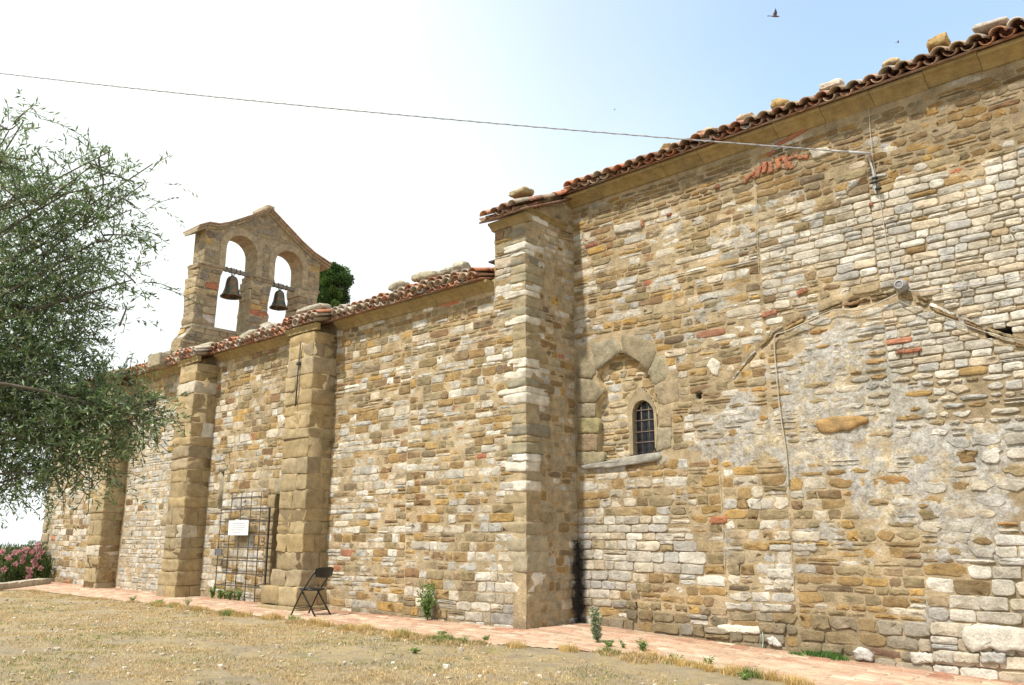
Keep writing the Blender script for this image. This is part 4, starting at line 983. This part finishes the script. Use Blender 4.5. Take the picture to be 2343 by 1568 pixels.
# ---- birds
def bird(x, y, d, span, label, roll=0.3):
    p = atd(x, y, d); m = MB(); s = span
    f = Rt * .9 + np.array([0, 0, -.05]); f /= np.linalg.norm(f); u_ = np.array([0, 0, 1.]); si = np.cross(f, u_)
    body = [p - f * s * .45 + u_ * s * .02, p - f * s * .18, p, p + f * s * .18, p + f * s * .34]
    tube(m, body, [s * .01, s * .05, s * .07, s * .055, s * .012], (.12, .07, .06), 8)
    for g_ in (-1, 1):
        V = [p + f * s * .1, p - f * s * .12, p - f * s * .10 + si * g_ * s * .16 + u_ * s * .26, p + f * s * .12 + si * g_ * s * .14 + u_ * s * .24, p - f * s * .02 + si * g_ * s * .26 + u_ * s * .52]
        V = np.array(V); V2 = V + u_ * .004
        m.add(np.vstack([V, V2]), [(0, 1, 2, 3), (3, 2, 4), (8, 7, 6, 5), (9, 7, 8), (0, 3, 8, 5), (1, 6, 7, 2)], (.10, .07, .07))
    m.add(np.array([p - f * s * .3, p - f * s * .62 + si * s * .08, p - f * s * .56, p - f * s * .62 - si * s * .08]), [(0, 1, 2, 3)], (.1, .07, .07))
    tag(m.build('bird', M_FLAT), label, 'bird')
bird(1773, 38, 28, .40, 'dark bird in flight against the blue sky, nearest of the birds')
bird(2054, 98, 60, .30, 'tiny distant bird in the blue sky just above the choir roof')
bird(1406, 252, 90, .28, 'faint speck of a far bird in the pale sky above the cable')

# ============================================================ GROUND, PATH, PLANTS
edge_px = [(-30, 1352), (60, 1350), (200, 1367), (400, 1387), (600, 1412), (800, 1434), (1000, 1463), (1150, 1476), (1300, 1487), (1450, 1497), (1560, 1515), (1700, 1543), (1850, 1566), (2100, 1600), (2400, 1650)]
EP_ = np.array([onground(x, y)[:2] for x, y in edge_px]); EP_ = EP_[np.argsort(EP_[:, 0])]
def pe(x): return np.interp(x, EP_[:, 0], EP_[:, 1]) + .05 * (fbm(np.asarray(x) * 2.2, 1.3, 7) - .5)
def terrain(x, y):
    q = np.clip((pe(x) - y) / 1.0, 0, 1); on = (y > pe(x)) & (x > -28.5) & (x < 1.6)
    z = gz(x) + .07 * (fbm(x * .35, y * .35, 201) - .6) * q + .03 * (fbm(x * 2, y * 2, 203) - .6) * q - .02 * on
    far = np.clip(-(x + 31) / 6, 0, None) + np.clip((y - 26) / 6, 0, None) + np.clip(-(y + 30) / 10, 0, None) + np.clip((x - 30) / 10, 0, None)
    return z - np.minimum(1.3 * far ** 1.15, 70)
xs = np.unique(np.concatenate([np.linspace(-3000, -60, 14), np.linspace(-60, -30, 24), np.linspace(-30, 2, 320), np.linspace(2, 40, 16), np.linspace(60, 3000, 10)]))
ys = np.unique(np.concatenate([np.linspace(-3000, -50, 10), np.linspace(-50, 2, 26), np.linspace(2, 9.9, 110), np.linspace(9.9, 60, 20), np.linspace(80, 3000, 12)]))
X, Y = np.meshgrid(xs, ys, indexing='ij'); Z = terrain(X, Y)
me = bpy.data.meshes.new('ground'); ny = len(ys)
me.from_pydata(np.stack([X, Y, Z], -1).reshape(-1, 3).tolist(), [], [(i * ny + j, (i + 1) * ny + j, (i + 1) * ny + j + 1, i * ny + j + 1) for i in range(len(xs) - 1) for j in range(ny - 1)])
me.polygons.foreach_set('use_smooth', [True] * len(me.polygons))
gm, nt, b = mat('dry_earth', .95); b.inputs['Specular IOR Level'].default_value = .15
tc = N(nt, 'ShaderNodeTexCoord')
def nz(sc, det=5, ro=.6, dis=0):
    n_ = N(nt, 'ShaderNodeTexNoise', i_Scale=sc, i_Detail=float(det), i_Roughness=ro, i_Distortion=float(dis)); L(nt, tc.outputs['Object'], n_.inputs['Vector']); return n_.outputs['Fac']
def ramp(x, stops):
    r_ = N(nt, 'ShaderNodeValToRGB'); e_ = r_.color_ramp.elements; e_[0].position, e_[0].color = stops[0][0], (*stops[0][1], 1); e_[1].position, e_[1].color = stops[-1][0], (*stops[-1][1], 1)
    for p_, c_ in stops[1:-1]: k_ = e_.new(p_); k_.color = (*c_, 1)
    L(nt, x, r_.inputs[0]); return r_.outputs[0]
def mixc(f, a, b_):
    m_ = N(nt, 'ShaderNodeMix', data_type='RGBA'); L(nt, f, m_.inputs[0]); L(nt, a, m_.inputs[6]); L(nt, b_, m_.inputs[7]); return m_.outputs[2]
def mrr(x, a, b_):
    m_ = N(nt, 'ShaderNodeMapRange'); m_.inputs['From Min'].default_value = a; m_.inputs['From Max'].default_value = b_; L(nt, x, m_.inputs['Value']); return m_.outputs[0]
earth = ramp(nz(3.5, 10, .75), [(.3, (.24, .195, .14)), (.48, (.34, .28, .20)), (.6, (.40, .33, .235)), (.75, (.46, .385, .28))])
straw = ramp(nz(14, 8, .8, .6), [(.3, (.30, .235, .13)), (.5, (.46, .36, .20)), (.7, (.57, .445, .26))])
green = ramp(nz(10, 4), [(.35, (.20, .20, .07)), (.65, (.34, .33, .13))])
c = mixc(mrr(nz(1.6, 10, .8), .44, .60), earth, straw)
c = mixc(mrr(nz(1.4, 7, .75), .56, .68), c, green)
c = mixc(mrr(nz(55, 4, .7), .62, .70), c, ramp(nz(20), [(.4, (.5, .45, .36)), (.6, (.18, .15, .1))]))
L(nt, c, b.inputs['Base Color']); bu = N(nt, 'ShaderNodeBump', i_Strength=1.0, i_Distance=.05); L(nt, nz(26, 8, .75), bu.inputs['Height']); L(nt, bu.outputs[0], b.inputs['Normal'])
me.materials.append(gm); go = bpy.data.objects.new('ground', me); COL.objects.link(go); tag(go, kind='structure')

# brick path along the wall
WTOP = lambda x: np.where(x < CX, NY + .02, RY + .02 - .0175 * (x - CX))
FRP = ((0, 0, 0), np.array([1., 0, 0]), np.array([0, 1., 0]), EZv, lambda U, V, Z: (U, V, Z + gz(U) + .012 * (fbm(U * .8, V * .9, 303) - .5)))
mb = MB()
def stp(u, v, w, h):
    c = pick([(.42,.275,.20),(.39,.24,.17),(.45,.31,.235),(.40,.255,.185),(.46,.35,.27),(.37,.215,.15)])
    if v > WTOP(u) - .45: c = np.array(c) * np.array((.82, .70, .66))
    if rng.random() < .05: c = (.50, .42, .33)
    return dict(c=np.array(c) * (1 + rng.normal(0, .05)), d=.010 + rng.uniform(-.002, .002), irr=.012, p=9, gap=.008, split=0)
avp = lambda u, v: (v > pe(u)) & (v < WTOP(u))
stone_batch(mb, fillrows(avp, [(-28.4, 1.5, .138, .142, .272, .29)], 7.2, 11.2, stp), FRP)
mortar(mb, FRP, lines(-28.4, 1.5, .08), lines(7.0, 11.2, .06), avp, lambda U, V: .006 + 0 * U, lambda U, V: (np.tile(np.array((.42, .34, .25)), U.shape + (1,)), np.zeros(U.shape)))
po = mb.build('path', M_PATH); tag(po, kind='structure')

# low stone kerb running left from the church
kb = MB(); a = onground(82, 1337); b2 = onground(-120, 1362); L_ = np.linalg.norm(b2 - a); dd = (b2 - a) / L_; s = 0
while s < L_:
    l = rng.uniform(.5, .8); ang = math.atan2(dd[1], dd[0]); Rm = np.array([[math.cos(ang), -math.sin(ang), 0], [math.sin(ang), math.cos(ang), 0], [0, 0, 1]])
    block(kb, a + dd * (s + l / 2) + np.array([0, .25, .06]), (l - .01, .32, .2), (.44, .39, .32), .01, .12, rot=Rm); s += l
tag(kb.build('kerb_wall', M_BLK), 'low grey stone kerb wall in front of the oleander bush', 'kerb')

# loose pebbles and dry grass: nobody could count them
mb = MB()
for i in range(750):
    x = rng.uniform(-26, -3); y = rng.uniform(2.0, 8.2)
    if y > pe(x) - .05: continue
    s = rng.uniform(.012, .035) * (1.6 if rng.random() < .06 else 1); z = float(terrain(x, y))
    block(mb, (x, y, z + s * .2), (s * rng.uniform(1, 1.8), s * rng.uniform(.8, 1.4), s), pick([(.48,.43,.36),(.40,.35,.27),(.55,.50,.44),(.25,.2,.15)]), s * .15, .6)
for i in range(600):                            # crumbs of dry earth
    x = rng.uniform(-26, -3); y = rng.uniform(2.0, 8.2)
    if y > pe(x) - .05: continue
    s_ = rng.uniform(.015, .045); block(mb, (x, y, float(terrain(x, y)) + s_ * .05), (s_ * rng.uniform(1, 2.2), s_ * rng.uniform(.8, 1.6), s_ * .6), pick([(.37,.30,.20),(.40,.33,.22),(.33,.27,.185)]), s_ * .2, .7)
tag(mb.build('gravel', M_FLAT), kind='stuff')
def blades(mb, cx, cy, rad, n, hh, cols, w=.004, z0=None, lean=.5):
    a = rng.uniform(0, 2 * math.pi, n); r = rad * np.sqrt(rng.random(n)); x = cx + r * np.cos(a); y = cy + r * np.sin(a)
    z = terrain(x, y) if z0 is None else np.full(n, z0)
    h = hh * rng.uniform(.4, 1.1, n); da = rng.uniform(0, 2 * math.pi, n); ln = lean * h * rng.uniform(.3, 1.3, n)
    C_ = np.array([pick(cols) for _ in range(n)]) * rng.uniform(.8, 1.2, (n, 1)); pa = rng.uniform(0, math.pi, n)
    wx, wy = np.cos(pa) * w, np.sin(pa) * w; dx, dy = np.cos(da) * ln, np.sin(da) * ln
    V = np.stack([np.stack([x - wx, y - wy, z - .01], 1), np.stack([x + wx, y + wy, z - .01], 1), np.stack([x + wx * .7 + dx * .4, y + wy * .7 + dy * .4, z + h * .62], 1), np.stack([x - wx * .7 + dx * .4, y - wy * .7 + dy * .4, z + h * .62], 1), np.stack([x + dx, y + dy, z + h], 1)], 1).reshape(-1, 3)
    F = []
    for i in range(n): o = i * 5; F += [(o, o + 1, o + 2, o + 3), (o + 3, o + 2, o + 4)]
    mb.add(V, F, np.repeat(C_, 5, 0))
STR = [(.56,.41,.21),(.50,.35,.17),(.60,.47,.27),(.44,.31,.15),(.53,.42,.24)]; GRN = [(.16,.22,.06),(.22,.26,.08),(.12,.20,.05)]
mb = MB()
for i in range(1100):                              # fringe along the path
    x = rng.uniform(-26, -3.2); y = float(pe(x)) - abs(rng.normal(0, .22)) - .01
    d = fbm(x * 1.7, y * 1.5, 431)
    if d < .53: continue
    blades(mb, x, y, rng.uniform(.05, .18), int(rng.uniform(24, 60)), rng.uniform(.03, .06) + .12 * max(0, d - .55), STR if rng.random() > .15 else GRN + STR, w=.005, lean=.9)
for i in range(9500):                            # short mown straw over the field
    x = rng.uniform(-26, -2.5); y = rng.uniform(1.8, 8.2)
    if y > pe(x) - .05 or fbm(x * 1.3, y * 1.9, 401) < .40: continue
    blades(mb, x, y, rng.uniform(.08, .25), int(rng.uniform(10, 26)), rng.uniform(.012, .04), STR if fbm(x * 1.4, y * 1.4, 405) < .56 else STR + GRN, w=.005, lean=1.4)
for i in range(46):
    x = rng.uniform(-17, -3.6); y = float(pe(x)) - abs(rng.normal(0, .12)) - .02; g_ = rng.random() < .22
    for j in range(3): blades(mb, x + rng.normal(0, .08), y - abs(rng.normal(0, .05)), rng.uniform(.05, .12), 70, rng.uniform(.07, .13), GRN + [(.34,.36,.12)] if g_ else [(.60,.44,.18),(.56,.40,.16),(.62,.48,.24)], w=.004, lean=.7)
tag(mb.build('dry_grass', M_LEAF), kind='stuff')

def leaf_quads(mb, P, D, ln, wd, cols, jc=.18, flat=None):
    """one small pointed leaf per row: base P, direction D"""
    n = len(P); D = D / np.linalg.norm(D, axis=1)[:, None]; r = rng.normal(0, 1, (n, 3)); S_ = np.cross(D, r); S_ /= np.linalg.norm(S_, axis=1)[:, None] + 1e-9
    ln = ln * rng.uniform(.7, 1.25, (n, 1)); wd = wd * rng.uniform(.8, 1.2, (n, 1)); nrm = np.cross(D, S_)
    V = np.stack([P, P + D * ln * .5 + S_ * wd * .5, P + D * ln + nrm * ln * .1, P + D * ln * .5 - S_ * wd * .5], 1).reshape(-1, 3)
    C_ = np.array([pick(cols) for _ in range(n)]) * (1 + rng.normal(0, jc, (n, 1)))
    mb.add(V, [(4 * i, 4 * i + 1, 4 * i + 2, 4 * i + 3) for i in range(n)], np.clip(np.repeat(C_, 4, 0), 0.005, 1))
def plant(name, base, h, spread, n, cols, label, cat, ln=.05, wd=.025, stems=5, group=None):
    t = thing(name, tuple(base), label, cat, group); base = np.array(base, float)
    st = MB(); lf = MB(); per = max(3, n // stems)
    for s in range(stems):
        a = rng.uniform(0, 2 * math.pi); tip = base + np.array([math.cos(a) * spread * rng.uniform(.3, 1), math.sin(a) * spread * rng.uniform(.3, 1), h * rng.uniform(.55, 1.05)])
        mid = (base + tip) / 2 + np.array([0, 0, h * .12]); C_ = smoothpath([base, mid, tip], 2); tube(st, C_, .004, (.20, .22, .09), 4, r2=.0015)
        q = resample(C_, per)[int(per * .15):]; D = rng.normal(0, 1, q.shape); D[:, 2] = np.abs(D[:, 2]) * .6; leaf_quads(lf, q + rng.normal(0, .006, q.shape), D, ln, wd, cols)
    st.build('stem', M_LEAF, t); lf.build('foliage', M_LEAF, t); return t
G1 = [(.13,.24,.06),(.18,.30,.07),(.10,.18,.05),(.24,.36,.10)]; G2 = [(.30,.34,.20),(.36,.38,.24),(.24,.28,.16)]
gp = lambda x, y: tuple(onground(x, y))
p = onY(985, 1412, NY - .07); plant('wall_plant', (p[0], NY - .14, 0.0), .58, .20, 800, G1, 'tall leafy green weed growing against the nave wall right of the chair', 'plant', stems=12)
plant('mullein', gp(1366, 1472), .42, .09, 900, [(.36,.40,.26),(.42,.45,.32),(.28,.33,.19)], 'pale woolly upright mullein plant at the outer edge of the brick path', 'plant', ln=.06, wd=.028, stems=18)
plant('weed', gp(1392, 1482), .10, .10, 160, G1, 'low green weed beside the foot of the pale mullein', 'plant', ln=.035, wd=.015, stems=8)
plant('weed', gp(1470, 1492), .15, .11, 200, G1, 'spiky green weed on the path edge right of the mullein', 'plant', ln=.05, wd=.012, stems=9)
plant('weed', gp(1425, 1484), .09, .08, 110, G1, 'small green weed between the mullein and the spiky weed', 'plant', ln=.03, wd=.012, stems=6)
p = onplane(1872, 1497, OR + NR * .15, NR); t = thing('grass_tuft', (p[0], p[1], float(gz(p[0]))), 'dense bright green tuft of grass at the foot of the choir wall', 'grass tuft')
m = MB()
for k in range(16): blades(m, p[0] - .35 + .045 * k, p[1] + rng.normal(0, .03), .05, 40, .09 if 3 < k < 14 else .05, [(.10,.22,.05),(.15,.28,.07),(.08,.16,.04)], z0=float(gz(p[0])) + .01, lean=.9)
o = m.build('blades', M_LEAF, t)
for (x, y, h, lb) in ((484, 1384, .26, 'green weed at the foot of the iron gate, under its left end'), (503, 1386, .22, 'green weed at the foot of the iron gate, second from its left end'), (523, 1392, .22, 'low spreading weed beneath the middle of the iron gate'), (545, 1388, .26, 'bushy weed beneath the iron gate nearest to the doorway'), (440, 1374, .20, 'dark green weed in the corner right of the plinth buttress')):
    q = onplane(x, y, (0, NY - .12, 0), np.array([0, 1., 0])); plant('weed', (q[0], NY - .12, 0), h, .10, 160, G1, lb, 'plant', ln=.05, wd=.03, stems=7)
for (x, y, h, lb) in ((303, 1376, .10, 'small round weed on the left part of the path edge'), (428, 1388, .17, 'leafy green weed on the path edge below the plinth buttress'), (365, 1380, .06, 'tiny flat weed left of the leafy path edge weed'), (1112, 1466, .05, 'flat green weed in the straw below the corner pier'), (950, 1494, .05, 'flat dark green weed patch in the field below the wall plant'), (1545, 1512, .07, 'low weed tuft where the path edge turns right'), (1620, 1522, .08, 'yellowish green weed on the right part of the path edge'), (1700, 1556, .07, 'green weed in the field near the lower edge right of centre'), (1010, 1345 + 110, .06, 'weed on the path edge right of the straw tufts'), (795, 1440, .07, 'small weed on the path edge right of the chair')):
    plant('weed', gp(x, y), h, .10, 120, G1 + [(.34,.36,.12)], lb, 'plant', ln=.035, wd=.014, stems=8)

# ---- olive tree at the left
def olive():
    trunk_b = np.array([-7.6, .45, -.05]); t = thing('olive_tree', tuple(trunk_b), 'olive tree with feathery grey green foliage reaching in from the left edge', 'tree')
    D0 = 7.2
    tk = MB(); br = MB(); fork = atd(-420, 900, 7.3)
    tube(tk, smoothpath([trunk_b, trunk_b + np.array([.05, .1, .9]), fork * .6 + trunk_b * .4 + np.array([0, 0, .3]), fork], 2), .20, (.17, .15, .12), 10, r2=.12); tk.build('trunk', M_BARK, t)
    blobs = [(50,450,70,7.2,.7),(5,380,50,7.0,.7),(175,430,65,7.3,.75),(250,420,50,7.1,.4),(215,375,35,7.2,.5),(100,560,110,7.4,.85),(225,550,75,7.2,.5),(55,690,120,7.3,1.2),(160,650,75,7.5,.6),(40,830,120,7.4,1.35),(120,905,90,7.2,1.2),(215,935,80,7.0,1.15),(60,1000,95,7.4,1.15),(295,950,58,6.9,1.2),(345,935,38,6.8,.8),
             (180,1010,80,7.1,1.3),(150,1080,50,7.2,.5),(40,1075,50,7.3,.8),(-90,500,150,7.8,.5),(-120,760,180,7.9,.8),(-100,980,150,7.7,.8),(55,275,40,7.1,.25),(20,300,30,7.1,.3),(330,420,40,7.2,.12),(350,375,16,7.2,.1),(300,480,50,7.2,.35),(305,640,60,7.1,.25),(270,710,40,7.1,.22),(235,1060,45,7.0,.4),(205,780,40,7.3,.18),(215,1110,30,7,.2),(255,345,30,7.2,.15)]
    lf = MB(); LC = [(.11,.18,.065),(.14,.22,.075),(.18,.27,.11),(.22,.30,.15),(.30,.36,.25),(.08,.13,.05),(.24,.26,.12)]
    for (x, y, rp, d, dens) in blobs:
        c = atd(x, y, d); r = rp * d / 1950; nt_ = int(270 * dens * (rp / 100) ** 2)
        end = c; st = fork + rng.normal(0, .25, 3); md = (st + end) / 2 + rng.normal(0, .15, 3) + np.array([0, 0, .1]); lim = smoothpath([fork, md, end], 2); tube(br, lim, .022 if rp > 50 else .010, (.10, .085, .065), 6, r2=.004)
        for k in range(nt_):
            v = rng.normal(0, 1, 3); v /= np.linalg.norm(v); rr = rng.random() ** .45 * 1.05; p0 = c + v * r * rr
            dirv = v * .7 + np.array([0, 0, .1]) + rng.normal(0, .5, 3); dirv /= np.linalg.norm(dirv); L_ = rng.uniform(.14, .32)
            sag = np.array([0, 0, -.04]); pts = np.array([p0, p0 + dirv * L_ * .5, p0 + dirv * L_ + sag])
            if k % 3 == 0: tube(br, pts, .0028, (.15, .14, .10), 3)
            n_ = int(rng.uniform(9, 16)); q = resample(pts, n_); D = dirv * .7 + rng.normal(0, .55, (n_, 3)); leaf_quads(lf, q, D, .052, .0125, LC, .15)
        for k in range(int(7 * dens)):
            v = rng.normal(0, 1, 3); v /= np.linalg.norm(v); tube(br, smoothpath([c + rng.normal(0, .05, 3), c + v * r * .5 + rng.normal(0, .05, 3), c + v * r * 1.0], 1), .009, (.15, .13, .11), 4, r2=.003)
    br.build('branches', M_BARK, t); lf.build('crown', M_LEAF, t)
olive()

# ---- clipped cypress behind the nave roof
def cypress():
    top = onY(763, 612, 18.8); cx, cy = top[0], 18.8; t = thing('cypress_tree', (cx, cy, 0), 'dark green cypress with a blunt rounded top behind the nave roof', 'tree')
    m = MB(); tube(m, [(cx, cy, -.2), (cx, cy, 6), (cx + .05, cy, top[2] - .8)], .22, (.12, .09, .06), 8, r2=.06); m.build('trunk', M_BARK, t)
    lf = MB(); H = top[2]
    for k in range(420):
        z = H - .12 - 5.4 * rng.random() ** 1.1; f = (H - z) / 5.4; rad = .60 * min(1, (f * 9 + .12)) ** .5 * (1 + .28 * f) * (1 + .18 * math.sin(z * 3.1 + k)); a = rng.uniform(0, 2 * math.pi); rr = rad * math.sqrt(rng.uniform(.0, 1))
        c = np.array([cx + math.cos(a) * rr, cy + math.sin(a) * rr, z]); out = np.array([math.cos(a), math.sin(a), .9]); n_ = 190
        v = rng.normal(0, 1, (n_, 3)); v /= np.linalg.norm(v, axis=1)[:, None]; P = c + v * np.array([.17, .17, .24]) * rng.random((n_, 1)) ** .4
        leaf_quads(lf, P, v * .6 + out * .8 + rng.normal(0, .3, (n_, 3)), .10, .045, [(.035,.075,.02),(.05,.105,.028),(.03,.06,.018),(.075,.14,.03)] if (k % 5) else [(.10,.17,.035),(.08,.15,.03)], .2)
    lf.build('crown', M_LEAF, t)
cypress()

# ---- oleander with pink flowers at the far left
def oleander():
    b = onground(20, 1341) + np.array([-2.2, 1.2, 0]); t = thing('oleander_bush', tuple(b), 'dense oleander bush covered in pink blossom left of the church corner', 'bush')
    dist = np.linalg.norm(onground(40, 1337)[:2]) + 1.4
    st = MB(); lf = MB()
    base = atd(10, 1335, dist)
    for (x, y, rp) in [(0,1300,32),(30,1305,34),(60,1300,34),(20,1275,24),(45,1278,24),(75,1270,24),(80,1300,28),(5,1325,26),(50,1325,28),(85,1325,22),(-40,1300,40),(-90,1300,40),(100,1290,40),(125,1310,30),(-20,1272,22),(-60,1275,30)]:
        c = atd(x, y, dist + rng.uniform(-.3, .8)); r = rp * dist / 1950; n_ = 750
        tube(st, [base + np.array([rng.normal(0, .3), rng.normal(0, .3), -.4]), c], .012, (.18, .16, .12), 5)
        v = rng.normal(0, 1, (n_, 3)); v /= np.linalg.norm(v, axis=1)[:, None]; P = c + v * r * rng.random((n_, 1)) ** .4; leaf_quads(lf, P, v * .5 + np.array([0, 0, .7]) + rng.normal(0, .4, (n_, 3)), .14, .026, [(.06,.11,.035),(.08,.15,.045),(.045,.08,.025),(.12,.19,.06),(.22,.20,.05)], .2)
    st.build('stem', M_BARK, t); lf.build('foliage', M_LEAF, t)
    for (x, y, s) in [(20,1276,9),(34,1265,9),(60,1258,9),(84,1256,8),(88,1247,6),(53,1273,6),(86,1274,8),(77,1284,8),(80,1291,8),(50,1284,6),(66,1302,7),(70,1310,7),(10,1303,7),(67,1320,6),(5,1262,6),(95,1262,8),(92,1300,6),(36,1290,5),(46,1262,6),(72,1264,5)]:
        c = atd(x, y, dist - .75); m = MB(); n_ = 45; r = .8 * s * dist / 1950; v = rng.normal(0, 1, (n_, 3)); v /= np.linalg.norm(v, axis=1)[:, None]
        leaf_quads(m, c + v * r * .6 * rng.random((n_, 1)) ** .5, v + rng.normal(0, .3, (n_, 3)), .06, .05, [(.55,.25,.30),(.60,.33,.36),(.48,.20,.26),(.64,.42,.43)], .1); m.build('flower_cluster', M_LEAF, t)
oleander()
